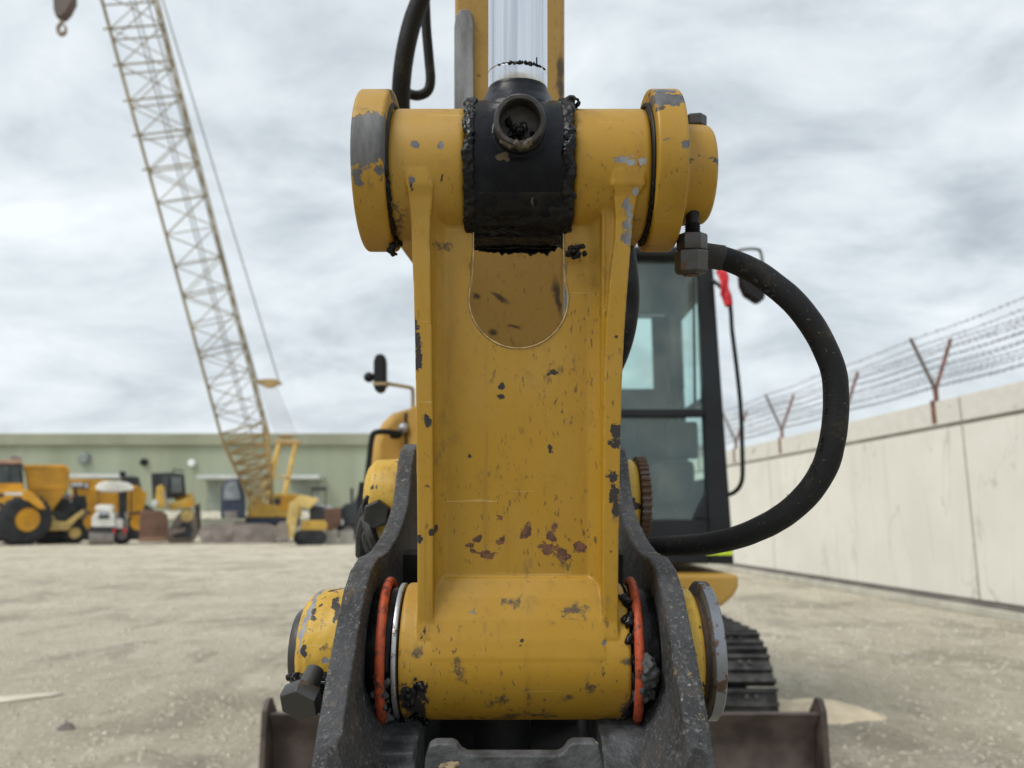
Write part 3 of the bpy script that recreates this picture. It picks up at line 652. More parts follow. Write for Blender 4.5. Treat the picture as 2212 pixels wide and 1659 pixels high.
for x0, lab, sd_ in ((-.0368, 'ridge of black grease at the left of the rod eye', 3), (.0492, 'ridge of black grease at the right of the rod eye', 8)):
    bm = ring_grease(x0 - .0045, x0 + .0040, 95, .0655, 88, 300, sd_, (.0008, .0022))
    strand(bm, x0 - .0028, .0645, 86, 300, .0026, sd_); strand(bm, x0 + .0022, .0652, 90, 296, .0024, sd_ + 20); strand(bm, x0 - .0002, .0655, 120, 290, .0022, sd_ + 40, .004)
    if x0 > 0:
        strand(bm, x0 + .003, .0665, 90, 120, .0034, 61)
        for i in range(24): blob(bm, (.0550 + random.uniform(-.003, .0050), .70 + random.uniform(-.012, .01), fz(232, .70) + random.gauss(0, .0032)), random.uniform(.0015, .0032), 2, (1, 1, 1), .3)
        for i in range(20): blob(bm, (fx(1240, .68) + random.uniform(-.007, .009), .674 + random.uniform(-.003, .008), fz(545, .68) + random.gauss(0, .003)), random.uniform(.0010, .0026), 2, (1.4, 1, 1), .3)
    fo('grease', bm, M['grease'], remesh=.0009, smooth=1, label=lab)
bm = B(); secs = []; nx_ = 110
for i in range(nx_):
    k_ = i / (nx_ - 1); xx = -.0400 + .0935 * k_; f = lambda a, o_: mnoise.noise(Vector((xx * a, o_, 2.0)))
    drop = .0095 * math.sin(math.pi * k_) ** .35 + .0050 * f(80, 1) + .0030 * f(260, 5) + .0012 * f(700, 7)
    pts_ = []
    for th in (28, 42, 56, 70, 84, 96):
        rd = .0660 + .0010 * mnoise.noise(Vector((xx * 120, th * .08, 4))) + (.0012 if th > 50 else 0); pts_.append((T0 - rd * math.cos(R(th)), ZU - rd * math.sin(R(th))))
    pts_.append((.7235, ZU - .0645 - max(.001, drop))); pts_.append((.729, ZU - .0645 - max(.001, drop) * .8))
    for th in (98, 84, 70, 56, 42, 28): pts_.append((T0 - .0615 * math.cos(R(th)), ZU - .0615 * math.sin(R(th))))
    secs.append([bm.verts.new((xx, t_, z_)) for t_, z_ in pts_])
for a_, b_ in zip(secs, secs[1:]):
    for i in range(len(a_)): bm.faces.new([a_[i], a_[(i + 1) % len(a_)], b_[(i + 1) % len(a_)], b_[i]])
bm.faces.new(list(reversed(secs[0]))); bm.faces.new(secs[-1])
fo('grease', bm, M['grease'], remesh=.0009, smooth=1, disp=(.010, .0016), label='ragged film of grease hanging under the rod eye')
# --- guide links with the big worn discs
def guide(x0, x1, r_=.0733, extra=None):
    bm_ = B(); cyl(bm_, (x0, T0, ZU + .002), (x1, T0, ZU + .002), r_, 128, .0022)
    a_, b_ = x0 + .004, x1 - .004
    prx(bm_, [(T0, ZU + .055), (1.02, .235), (1.10, .235), (1.10, .165), (1.02, .160), (T0 + .02, ZU - .030)], a_, b_)
    if extra: extra(bm_)
    return bm_
gl = bake_wear(fo('guide_link', guide(-.1368, -.1085), M['disc'], remesh=.0011, smooth=2, label='left guide link with a grey worn disc rim'))
fo('seal_ring', torus(B(), (-.1083, T0, ZU), (1, 0, 0), .0612, .0022, 96, 10), M['black'], gl)
def rboss(bm_):
    lathe(bm_, (.140, T0, ZU - .001), (1, 0, 0), [(0, .062), (.0095, .060), (.0125, .050), (.016, .0462), (.034, .0455), (.0395, .0445), (.0425, .0415)], 96)
gr_ = fo('guide_link', guide(.1235, .1500, .0735, rboss), M['disc'], remesh=.0011, smooth=2, label='right guide link with stepped boss and cross bolt')
bake_wear(gr_)
fo('seal_ring', torus(B(), (.1224, T0, ZU), (1, 0, 0), .0618, .0020, 96, 10), M['black'], gr_)
bm = B()
for i in range(120):
    a = R(random.uniform(185, 285)); blob(bm, (-.1083 + random.gauss(0, .0014), T0 + .063 * math.cos(a), ZU + .063 * math.sin(a) - .001), random.uniform(.0012, .0034), 2, (.6, 1, 1.2), .3)
for i in range(16): blob(bm, (fx(846, .70) + random.gauss(0, .002), .70, fz(538, .70) + random.gauss(0, .0028)), random.uniform(.0014, .003), 2, (1, 1, 1), .3)
fo('grease', bm, M['grease'], gl, remesh=.0010)
bm = B()
for i in range(90):
    a = R(random.uniform(200, 285)); blob(bm, (.1224 + random.gauss(0, .001), T0 + .063 * math.cos(a), ZU + .063 * math.sin(a) - .001), random.uniform(.001, .0024), 2, (.6, 1, 1.2), .3)
fo('grease', bm, M['grease'], gr_, remesh=.0010)
# cross bolt with two nuts
xb = .1715
fo('bolt_head', hexa(cyl(B(), (xb, T0, .236), (xb, T0, .246), .008, 16), (xb, T0, .2405), (xb, T0, .2512), .0108, .3, .10), M['boltsteel'], gr_, bevel=.0006)
bm = B(); xn = fx(1496, .70)
for i in range(7): lathe(bm, (xn, .700, .131 + i * .0022), (0, 0, 1), [(0, .0062), (.0011, .0072), (.0022, .0062)], 24)
cyl(bm, (xn, .700, .128), (xn, .700, .160), .0060, 20)
fo('bolt_thread', bm, M['black'], gr_)
fo('nut', hexa(B(), (xn - .0005, .70, .1215), (xn - .0005, .70, .1365), .0140, .35, .06), M['boltsteel'], gr_, bevel=.0006)
bm = B(); lathe(bm, (xn - .0012, .70, .0995), (0, 0, 1), [(.004, .0075), (0, .0085), (.0006, .0125), (.003, .0150), (.0205, .0154), (.0218, .0142)], 6, .15)
fo('nut', bm, M['boltsteel'], gr_, bevel=.0008)
cyl_ = B(); cyl(cyl_, (xn - .0012, .70, .0985), (xn - .0012, .70, .104), .0070, 20)
fo('bolt_end', cyl_, M['rust'], gr_)
# --- lower pin, washers, rings, stubs
fo('link_pin', cyl(B(), (-.20, T0, ZL), (.1735, T0, ZL), .030, 48, .003), M['boltsteel'])
fo('washer', cyl(B(), (-.1045, T0, ZL), (-.1003, T0, ZL), .0603, 96, .0008), M['lightsteel'])
fo('bush_seal', cyl(B(), (-.128, T0, ZL), (-.1055, T0, ZL), .0560, 80, .003), M['grease'])
fo('bush_seal', cyl(B(), (.1045, T0, ZL), (.129, T0, ZL), .0560, 80, .003), M['grease'])
fo('washer', cyl(B(), (.1050, T0, ZL), (.1078, T0, ZL), .0590, 96, .0008), M['grease'])
fo('o_ring', torus(B(), (-.1155, T0 - .001, ZL - .0005), (1, .03, 0), .0622, .0043, 110, 16, wob=.004), M['orange'], label='orange rubber ring at the left of the lower boss')
fo('o_ring', torus(B(), (.1125, T0 - .001, ZL - .0005), (1, -.05, 0), .0622, .0043, 110, 16, wob=.004), M['orange'], label='orange rubber ring at the right of the lower boss')
def lump(pts, n_, sp_, rr, mat, nm, seed, vox=.0012, label=None):
    bm_ = B(); st_ = random.getstate(); random.seed(seed)
    for i in range(n_):
        p = Vector(random.choice(pts)) + Vector([random.gauss(0, sp_) for _ in range(3)]); blob(bm_, p, random.uniform(*rr), 2, (1, 1, 1.2), .25)
    random.setstate(st_); return fo(nm, bm_, mat, remesh=vox, label=label)
lump([Fr(1397, 1432, .655), Fr(1404, 1450, .655), Fr(1400, 1468, .657), Fr(1394, 1486, .660), Fr(1408, 1462, .658), Fr(1388, 1500, .664)], 90, .0030, (.002, .005), M['clay'], 'grease', 3, label='grey lump of dried grease on the right ring')
lump([Fr(1345, 1548, .70), Fr(1350, 1535, .69), Fr(1352, 1500, .675), Fr(1358, 1460, .67)], 60, .003, (.002, .004), M['clay'], 'grease', 4, label='dried grease at the right end of the lower boss')
lump([Fr(822, 1500, .662), Fr(828, 1525, .668), Fr(834, 1545, .678), Fr(818, 1475, .660)], 45, .0026, (.0014, .0034), M['clay'], 'grease', 15, label='dried grease on the foot of the left orange ring')
lump([Fr(828, 1440, .675), Fr(834, 1480, .68), Fr(838, 1520, .69), Fr(832, 1400, .672)], 60, .003, (.0018, .004), M['grease'], 'grease', 5, label='black grease beside the left ring')
lump([Fr(890, 1510, .672), Fr(902, 1535, .682), Fr(915, 1548, .69), Fr(885, 1545, .69), Fr(900, 1480, .664), Fr(890, 1495, .666)], 150, .0035, (.0014, .0032), M['grease'], 'grease', 6, label='dark grease clod under the left end of the lower boss')
lump([Fr(1352, 1300, .69), Fr(1358, 1340, .675), Fr(1362, 1380, .668), Fr(1366, 1420, .668), Fr(1366, 1470, .668), Fr(1362, 1510, .68)], 150, .0025, (.0014, .0030), M['grease'], 'grease', 8, label='black grease squeezed between the lower boss and the right ring')
bm = B()
lathe(bm, (-.1915, T0, ZL), (1, 0, 0), [(0, .044), (.004, .050), (.012, .0545), (.046, .0560)], 96)
sl = fo('pin_boss', bm, M['stub'], remesh=.0013, smooth=3, disp=(.012, .0012), label='rough yellow pin boss at the left')
bm = B(); lathe(bm, (-.2015, T0, ZL), (1, 0, 0), [(0, .026), (.001, .034), (.004, .0365), (.012, .038)], 64)
fo('pin_end', bm, M['boltsteel'], sl)
bm = B(); hc_ = Fr(646, 1522, .605); ax_ = Vector((.14, .86, .42)).normalized()
hexa(bm, hc_ - ax_ * .002, hc_ + ax_ * .0110, .0170, R(34), .05)
fo('hex_bolt', bm, M['boltsteel'], sl, bevel=.0007)
fo('bolt_shank', cyl(B(), hc_ + ax_ * .010, hc_ + ax_ * .034, .0078, 24), M['boltsteel'], sl)
bm = B()
for i in range(60): blob(bm, Fr(677, 1470, .650) + Vector((random.gauss(0, .008), random.gauss(0, .004), random.gauss(0, .0022))), random.uniform(.0018, .004), 2, (1, 1, 1), .2)
for i in range(50): blob(bm, Fr(694, 1500, .66) + Vector((random.gauss(0, .0035), random.gauss(0, .004), random.gauss(0, .009))), random.uniform(.0018, .004), 2, (1, 1, 1), .2)
fo('grease', bm, M['grease'], sl, remesh=.0012)
bm = B(); lathe(bm, (.145, T0, ZL), (1, 0, 0), [(0, .0565), (.020, .0560), (.0235, .053)], 96)
sr = fo('pin_boss', bm, M['stub'], remesh=.0013, smooth=3, disp=(.012, .0010), label='yellow pin boss behind the grey steel disc')
fo('spacer', cyl(B(), (.166, T0, ZL), (.1735, T0, ZL), .049, 64), M['rust'], sr)
bm = B(); lathe(bm, (.1735, T0, ZL), (1, 0, 0), [(0, .056), (.0006, .0600), (.002, .0618), (.0105, .0618), (.0120, .0600)], 128)
fo('retainer_disc', bm, M['steel'], sr, label='thick grey steel retaining disc')
# --- quick coupler
prof = [(.735, -.1655), (.700, -.1685), (.672, -.179), (.648, -.197), (.622, -.2195), (.603, -.236), (.589, -.250), (.574, -.267), (.562, -.282), (.552, -.305), (.548, -.34), (.55, -.44), (.70, -.50), (1.02, -.46), (1.13, -.33), (1.155, -.19), (1.14, -.125), (1.10, -.092), (1.05, -.082), (1.012, -.0865), (.988, -.100), (.972, -.122), (.945, -.148), (.90, -.163), (.85, -.1705), (.80, -.173), (.765, -.170)]
for x0, x1, nm in ((-.1475, -.1275, 'left'), (.1300, .1495, 'right')):
    bm = B(); prx(bm, prof, x0, x1)
    # thick lower cheek turning into the floor of the casting
    s_ = 1 if x0 < 0 else -1; xi = x1 if x0 < 0 else x0
    prof2 = [(xi - s_ * .006, .70)]
    fil = [(0, -.262), (s_ * .003, -.272), (s_ * .007, -.284), (s_ * .014, -.300), (s_ * .026, -.318), (s_ * .045, -.330), (s_ * .045, -.47), (-s_ * .008, -.47), (-s_ * .008, -.262)]
    prism(bm, [Vector((xi + x, .556 + .03 * min(1, abs(x) * 12), z)) for x, z in fil], (0, .42, 0))
    fo('coupler_plate', bm, M['cast'], remesh=.0018, smooth=4, disp=(.012, .0009), label='rough dark cast side plate of the coupler at the ' + nm)
bm = B()
box(bm, -.124, -.0815, .635, .93, -.46, -.3050); prx(bm, [(.60, -.42), (.62, -.325), (.66, -.302), (.93, -.285), (.93, -.42)], -.124, -.080)
fo('coupler_floor', bm, M['cast_smooth'], remesh=.002, smooth=3, label='left floor block of the coupler')
bm = B()
prx(bm, [(.60, -.42), (.62, -.325), (.66, -.302), (.93, -.285), (.93, -.42)], .076, .126)
fo('coupler_floor', bm, M['cast_smooth'], remesh=.002, smooth=3, label='right floor block of the coupler')
tb = .585
def cz(v): return fz(v, tb)
bar = [(914, 1690), (918, 1640), (926, 1614), (938, 1607), (975, 1607), (986, 1611), (996, 1626), (1010, 1633), (1205, 1633), (1218, 1626), (1228, 1611), (1240, 1605), (1282, 1605), (1292, 1612), (1302, 1645), (1308, 1690)]
fo('coupler_hook', pry(B(), [(fx(u, tb), cz(v)) for u, v in bar], tb, tb + .011), M['cast_smooth'], remesh=.0013, smooth=4, label='front cross bar of the coupler with two raised lugs')
bm = B()
box(bm, -.128, .131, .90, .93, -.47, -.20); box(bm, -.085, .085, .60, .93, -.47, -.40); cyl(bm, (-.01, .80, -.42), (-.01, .80, -.31), .03, 20); box(bm, -.03, .0, .84, .90, -.40, -.24)
fo('coupler_body', bm, flat('dark_coupler_core', (.02, .021, .022), .7, 0, .4, 20))
# clods of clay on the casting
for (u, v, t, n_) in ((965, 1652, .583, 12), (1272, 1610, .59, 10)):
    bm = B()
    for i in range(n_): blob(bm, Fr(u, v, t) + Vector((random.gauss(0, .004), random.gauss(0, .003), random.gauss(0, .0014))), random.uniform(.0012, .003), 2, (1.3, 1, .7), .2)
    fo('clay_clod', bm, flat('ochre_clay', (.22, .17, .10), .9, 0, .3, 60), remesh=.0012)
# rear pin of the coupler
zr = -.157; tr = 1.05
bm = B(); lathe(bm, (-.197, tr, zr), (1, 0, 0), [(0, .036), (.003, .044), (.012, .053), (.05, .055)], 64)
rb = fo('pin_boss', bm, M['stub'], remesh=.002, smooth=2, label='rear yellow pin boss at the left')
bc = Fr(814, 1110, .985)
bm = lathe(B(), bc + Vector((0, .03, .004)), (0, -1, 0), [(0, .025), (.012, .024), (.016, .021)], 24); fo('bolt_recess', bm, M['grease'], rb)
fo('hex_bolt', hexa(B(), bc + Vector((0, .01, 0)), bc + Vector((0, -.008, 0)), .0180, .4, .08), flat('greasy_black_bolt', (.022, .022, .022), .5, 0, .5, 60), rb, bevel=.001)
bm = B(); tube(bm, [Fr(775, 1150, 1.05), Fr(785, 1105, 1.03), Fr(800, 1090, 1.02), Fr(806, 1125, 1.01), Fr(792, 1160, 1.02), Fr(800, 1190, 1.02)], .007, 8)
tube(bm, [Fr(780, 1200, 1.04), Fr(782, 1150, 1.03), Fr(792, 1120, 1.02), Fr(800, 1150, 1.0), Fr(812, 1180, 1.0)], .008, 8)
fo('hydraulic_pipe', bm, M['rubber'])
bm = B(); lathe(bm, (.1495, tr, zr), (1, 0, 0), [(0, .054), (.012, .0535), (.018, .050)], 64); rr_ = fo('pin_boss', bm, M['stub'], label='rear yellow pin boss at the right')
bm = B(); lathe(bm, (.1685, tr, zr), (1, 0, 0), [(0, .050), (.002, .0555), (.012, .0555), (.014, .052)], 64)
for i in range(40):
    a = 2 * math.pi * i / 40; d = Vector((0, math.cos(a), math.sin(a))); cyl(bm, Vector((.1690, tr, zr)) + d * .0553, Vector((.1815, tr, zr)) + d * .0553, .0028, 6)
fo('knurled_cap', bm, M['rust'], rr_)
# --- arm (stick) and boom
bm = B(); x0, x1 = fx(982, .95), fx(1220, .95)
prx(bm, [(.95, -.06), (.95, 1.7), (1.25, 2.0), (1.35, 1.6), (1.18, .2), (1.13, -.06), (1.10, -.20), (1.0, -.20)], x0, x1)
st = fo('arm', bm, M['stick'], bevel=.006, label='yellow dipper arm behind the chrome rod')
bm = B(); pw = [(982, 262), (982, 60), (985, 34), (995, 22), (1010, 20), (1020, 28), (1024, 50), (1024, 262)]
pry(bm, [(fx(u, .946) - .0005, fz(v, .946)) for u, v in pw], .944, .9497)
m = MT('scraped_grey_wear_plate', .6, .2, .5); a = m.noise(18, 6, .7, stretch=(1, 1, .25)).outputs[0]
m.color(m.mix(m.step(a, .35, .7), (.09, .085, .08), (.34, .35, .36))); m.bump(a, .3, .002)
fo('wear_plate', bm, m.m, st, bevel=.0015)
bm = B(); yb0 = 1.0
prof = [(1.05, 2.75), (1.25, 3.05), (1.9, 3.10), (2.9, 2.55), (3.75, 1.35), (3.75, .95), (3.5, .95), (2.6, 2.15), (1.8, 2.62), (1.2, 2.55)]
obj('boom', prx(bm, prof, -.085, .08), M['body'], EX, bevel=.01)
# --- hoses of the linkage
hp = [(1492, 548, .745, .0100), (1512, 550, .748, .0108), (1560, 557, .748, .0112), (1624, 583, .735, .0116), (1670, 614, .725, .0118), (1722, 660, .72, .0118), (1768, 725, .72, .0116), (1800, 800, .72, .0115), (1806, 870, .72, .0115), (1799, 948, .72, .0118), (1780, 1012, .725, .0119), (1740, 1072, .735, .0119), (1682, 1120, .75, .0118), (1600, 1158, .78, .0116), (1521, 1175, .82, .0116), (1430, 1181, .89, .0116), (1337, 1185, .99, .0114), (1240, 1180, 1.05, .0114)]
bm = tube(B(), [Fr(u, v, t) for u, v, t, _ in hp], [r_ for *_, r_ in hp], 28, 10)
for v_ in bm.verts: v_.co += v_.co.normalized() * 0
hs = fo('hydraulic_hose', bm, M['hose'], disp=(.02, .0008), label='thick black hydraulic hose looping out to the right')
g = random.Random(9)
inner = [(1655, 630), (1668, 640), (1706, 677), (1709, 682), (1752, 743), (1772, 790), (1780, 825), (1781, 850), (1780, 892), (1772, 950), (1769, 965), (1752, 1012), (1700, 1076), (1602, 570 + 15), (1630, 607)]
for u, v in inner:
    bm = B(); du, dv = (3, 1) if v < 700 else ((0, 6) if v < 960 else (-2, 4)); fr_ = u * 0 + .716
    for i in range(9): blob(bm, Fr(u + du * g.uniform(-2, 2) + 3, v + dv * g.uniform(-2, 2), fr_), g.uniform(.0007, .0017), 1, (1, 1, 1), .3)
    fo('dirt_crumb', bm, M['hose'], hs, remesh=.0008)
# braided end fitting
bm = B(); c0 = Fr(1506, 548, .746)
p_ = [Fr(u, v, t) for u, v, t, _ in hp[1:4]]
for i in range(16):
    k_ = i / 15; q = p_[0].lerp(p_[1], k_ * 1.0); ax_ = (p_[1] - p_[0]).normalized(); torus(bm, q, ax_, .0112, .0011, 28, 6)
fo('braid_sleeve', bm, M['rubber'], hs)
bm = tube(B(), [Fr(1320, 440, .98), Fr(1345, 520, .92), Fr(1357, 600, .90), Fr(1358, 660, .90), Fr(1348, 725, .90), Fr(1325, 790, .92), Fr(1290, 850, .96)], .0122, 20, 10)
fo('hydraulic_hose', bm, M['hose'], label='black hydraulic hose bulging out behind the link')
bm = tube(B(), [Fr(925, -60, 1.25), Fr(908, 0, 1.25), Fr(890, 50, 1.25), Fr(876, 110, 1.25), Fr(868, 170, 1.26), Fr(866, 230, 1.28), Fr(872, 300, 1.3)], .0155, 16, 8)
fo('hydraulic_hose', bm, M['hose'], label='thick hose hanging above the left disc')
bm = tube(B(), [Fr(918, -10, 1.32), Fr(921, 60, 1.32), Fr(927, 130, 1.32), Fr(930, 172, 1.32), Fr(924, 196, 1.32), Fr(905, 206, 1.32), Fr(885, 203, 1.32), Fr(868, 190, 1.34)], .0085, 14, 8)
fo('hydraulic_hose', bm, M['hose'], label='thin hose looping back behind the left disc')

# --- machine body, all in world coordinates
def eo(name, bm, mat, parent=EX, **k_): return obj(name, bm, mat, parent, I4, **k_)
YC = 3.9
def X_(u, v=1000, y=YC): return P(u, v, y).x
def Z_(v, y=YC): return P(1106, v, y).z
zb, ztp = Z_(1218), Z_(548)
xR = X_(1586, 1218); xRt = X_(1539, 548); xL = xR - 1.02
def cabx(z): k_ = (z - zb) / (ztp - zb); return xR + (xRt - xR) * k_
# front frame built from bars so that the window openings are real
bm = B(); zf = lambda v: Z_(v)
def quad(bm_, pts, y0=YC, dy=.07): return prism(bm_, [Vector((x, y0, z)) for x, z in pts], (0, dy, 0))
pin = lambda v: X_(1508 + (v - 560) * (1530 - 1508) / 560, v)          # inner edge of the right pillar
quad(bm, [(pin(560), zf(560)), (cabx(zf(548)), ztp), (cabx(zb), zb), (pin(1118), zb)])
quad(bm, [(xL, zb), (xL + .07, zb), (xL + .09, ztp), (xL + .04, ztp)])
quad(bm, [(xL + .071, zb), (pin(1118), zb), (pin(1118), zf(1122)), (xL + .071, zf(1122))], YC + .002, .066)
quad(bm, [(xL + .07, zf(562)), (pin(560), zf(562)), (cabx(ztp) - .02, ztp), (xL + .07, ztp)], YC + .002, .066)
quad(bm, [(X_(1500, 1122), zf(1122)), (pin(1118) + .001, zf(1122)), (pin(1060) + .001, zf(1062))], YC + .004, .060)
cab = eo('cab', bm, M['cabblack'], bevel=.008, label='black glazed operator cab')
eo('window_bar', quad(B(), [(xL + .07, zf(900)), (pin(900), zf(900)), (pin(884), zf(884)), (xL + .07, zf(884))], YC - .006, .05), M['cabblack'], cab, bevel=.005)
eo('upper_pane', quad(B(), [(xL + .07, zf(886)), (pin(886), zf(886)), (pin(562), zf(560)), (xL + .07, zf(560))], YC + .030, .006), M['glass'], cab, label='upper front window pane')
eo('lower_pane', quad(B(), [(xL + .07, zf(1124)), (pin(1120), zf(1124)), (pin(900), zf(898)), (xL + .07, zf(898))], YC + .034, .006), M['glass'], cab, label='lower front window pane')
YR = YC + 1.15
# roof, floor, rear wall with openings, side walls
eo('roof', prism(B(), [Vector((xL + .02, YC - .03, ztp - .03)), Vector((xRt + .01, YC - .03, ztp - .03)), Vector((xRt + .01, YR + .02, ztp - .03)), Vector((xL + .02, YR + .02, ztp - .03))], (0, 0, .07)), M['cabblack'], cab, bevel=.03, seg=3)
bm = B()
zr_ = lambda v: P(1106, v, YR).z; xr_ = lambda u, v=800: P(u, v, YR).x
box(bm, xL, xR, YR - .04, YR, zb, zr_(842))
box(bm, xL, xr_(1330), YR - .04, YR, zr_(842), zr_(688)); box(bm, xr_(1410), xr_(1440), YR - .04, YR, zr_(842), zr_(688)); box(bm, xr_(1474), cabx(1.9), YR - .04, YR, zr_(842), zr_(640))
box(bm, xL, xr_(1440), YR - .04, YR, zr_(688), ztp - .04); box(bm, xr_(1440), xr_(1474), YR - .04, YR, zr_(640), ztp - .04); box(bm, xr_(1474), cabx(2.3), YR - .04, YR, zr_(640), ztp - .04)
eo('rear_wall', bm, M['interior'], cab)
bm = B()
def side(y0, y1, z0, z1, th=.04): prism(bm, [Vector((cabx(z0) - th, y0, z0)), Vector((cabx(z0), y0, z0)), Vector((cabx(z1), y0, z1)), Vector((cabx(z1) - th, y0, z1))], (0, y1 - y0, 0))
side(YC + .071, YR - .041, zb, 1.32); side(YC + .071, YC + .13, 1.325, ztp - .05); side(YR - .30, YR - .041, 1.325, ztp - .05); side(YC + .131, YR - .301, ztp - .16, ztp - .05); side(YC + .131, YR - .301, 1.72, 1.76)
eo('side_frame', bm, M['cabblack'], cab)
bm = box(B(), xL, xL + .04, YC + .071, YR - .041, zb, 1.5); box(bm, xL + .03, xL + .07, YC + .5, YC + .56, 1.5, ztp - .05); eo('side_frame', bm, M['cabblack'], cab)
eo('floor_plate', box(B(), xL + .041, xR - .05, YC + .071, YR - .041, zb, zb + .04), M['black'], cab)
# seat and controls
sx = (xL + xR) / 2 - .02
bm = B(); box(bm, sx - .25, sx + .25, YC + .45, YC + .95, 1.22, 1.36); box(bm, sx - .18, sx + .18, YC + .5, YC + .9, .9, 1.22)
seat = eo('operator_seat', bm, M['seat'], cab, bevel=.04, seg=3)
bm = B(); prx(bm, [(YC + .85, 1.34), (YC + .93, 1.9), (YC + 1.02, 1.9), (YC + .98, 1.34)], sx - .24, sx + .24); eo('seat_back', bm, M['seat'], seat, bevel=.05, seg=3)
for s_ in (-1, 1):
    bm = box(B(), sx + s_ * .34 - .09, sx + s_ * .34 + .09, YC + .30, YC + .9, 1.18, 1.42); o = eo('control_console', bm, M['interior'], cab, bevel=.03)
    eo('joystick', cyl(cyl(B(), (sx + s_ * .34, YC + .38, 1.40), (sx + s_ * .34, YC + .34, 1.62), .014, 10), (sx + s_ * .34, YC + .345, 1.58), (sx + s_ * .34, YC + .33, 1.68), .026, 12, .006), M['black'], o)
bm = B()
for s_ in (-.14, .14): cyl(bm, (sx + s_, YC + .28, zb + .04), (sx + s_, YC + .2, 1.45), .012, 8)
eo('travel_lever', bm, M['black'], cab)
eo('monitor', box(B(), xR - .26, xR - .10, YC + .20, YC + .25, 1.42, 1.62), M['interior'], cab, bevel=.015)
eo('sticker', quad(B(), [(X_(1525, 1197), Z_(1199)), (X_(1582, 1197), Z_(1199)), (X_(1582, 1190), Z_(1189)), (X_(1525, 1190), Z_(1189))], YC - .006, .004), M['lime'], cab)
eo('wiper', cyl(B(), (X_(1500, 870), YC - .01, Z_(870)), (X_(1497, 600), YC - .01, Z_(600)), .007, 6), M['black'], cab)
# handrail, red tape, mirror
bm = tube(B(), [P(1530, 598, YC + .02), P(1572, 640, YC - .05), P(1582, 720, YC - .08), P(1592, 800, YC - .08), P(1600, 880, YC - .08), P(1603, 960, YC - .08), P(1604, 1025, YC - .08), P(1598, 1050, YC - .06), P(1585, 1064, YC - .02), P(1568, 1070, YC + .02)], .011, 10, 6)
hr_ = eo('handrail', bm, M['black'], cab)
bm = tube(B(), [P(1553, 583, YC - .05), P(1563, 596, YC - .06), P(1568, 620, YC - .07), P(1570, 640, YC - .07), P(1574, 660, YC - .08)], [.022, .026, .014, .026, .02], 10, 6)
tube(bm, [P(1552, 590, YC - .07), P(1560, 615, YC - .09), P(1558, 640, YC - .08)], .008, 6); tube(bm, [P(1566, 640, YC - .09), P(1582, 655, YC - .1)], .008, 6, 1)
eo('red_tape', bm, M['red'], hr_)
bm = tube(B(), [P(1560, 556, YC + .02), P(1600, 540, YC - .1), P(1634, 538, YC - .15), P(1644, 548, YC - .15), P(1647, 580, YC - .15), P(1640, 600, YC - .15)], .008, 8, 6)
mi = eo('mirror_arm', bm, flat('grey_mirror_arm', (.12, .13, .13), .5), cab)
bm = B(); quad(bm, [(P(u, v, YC - .2).x, P(u, v, YC - .2).z) for u, v in ((1600, 582), (1640, 592), (1655, 628), (1653, 645), (1640, 652), (1612, 634), (1602, 612))], YC - .2, .07)
eo('side_mirror', bm, M['black'], cab, bevel=.012, seg=3)
# hood on the other side
YH = 3.75
hx = lambda u, v: P(u, v, YH).x
pf = [(786, 1150), (788, 1070), (795, 1000), (806, 945), (822, 912), (845, 890), (880, 880), (1165, 876), (1165, 1238), (786, 1238)]
bm = B(); quad(bm, [(P(u, v, YH).x, P(u, v, YH).z) for u, v in pf], YH, 1.5)
hood = eo('engine_hood', bm, M['body'], bevel=.05, seg=4, label='rounded yellow engine hood left of the arm')
bm = B(); quad(bm, [(P(u, v, YH).x, P(u, v, YH).z) for u, v in ((820, 1040), (820, 960), (832, 925), (855, 905), (872, 905), (872, 1040))], YH - .004, .02)
eo('hood_panel', bm, flat('shaded_yellow_panel', (.40, .215, .03), .5), hood, bevel=.01)  # panel in a darker yellow than the hood around it
bm = B(); quad(bm, [(P(u, v, YH).x, P(u, v, YH).z) for u, v in ((874, 1040), (874, 892), (879, 892), (879, 1040))], YH - .003, .03); eo('hood_gap', bm, M['black'], hood)
bm = B(); quad(bm, [(P(u, v, YH - .03).x, P(u, v, YH - .03).z) for u, v in ((884, 1040), (882, 900), (886, 876), (1100, 874), (1100, 1040))], YH - .03, .2); eo('tool_box', bm, M['body'], hood, bevel=.015)
eo('latch', blob(B(), P(872, 925, YH - .03), .028, 2), M['lightsteel'], hood); eo('latch', blob(B(), P(872, 1018, YH - .03), .028, 2), M['lightsteel'], hood)
eo('work_light', box(B(), *(lambda a, b: (a.x, b.x, YH - .08, YH - .03, b.z, a.z))(P(843, 930, YH - .05), P(866, 948, YH - .05))), M['black'], hood, bevel=.01)
bm = tube(B(), [P(866, 938, YH - .08), P(840, 933, YH - .12), P(812, 934, YH - .14), P(803, 948, YH - .14), P(797, 1000, YH - .14), P(790, 1060, YH - .14), P(783, 1110, YH - .12), P(780, 1160, YH - .1)], .014, 10, 6)
eo('handrail', bm, M['black'], hood)
bm = B(); quad(bm, [(P(u, v, YH - .05).x, P(u, v, YH - .05).z) for u, v in ((772, 1240), (770, 1080), (776, 1040), (782, 1040), (785, 1140), (830, 1150), (830, 1240))], YH - .05, .3); eo('lower_guard', bm, M['cabblack'], hood, bevel=.01)
bm = tube(B(), [P(892, 885, YH), P(892, 850, YH), P(890, 840, YH), P(880, 836, YH - .03), P(845, 830, YH - .08), P(832, 828, YH - .08)], .010, 8, 5)
ma = eo('mirror_arm', bm, flat('tan_mirror_arm', (.42, .33, .20), .5), hood)
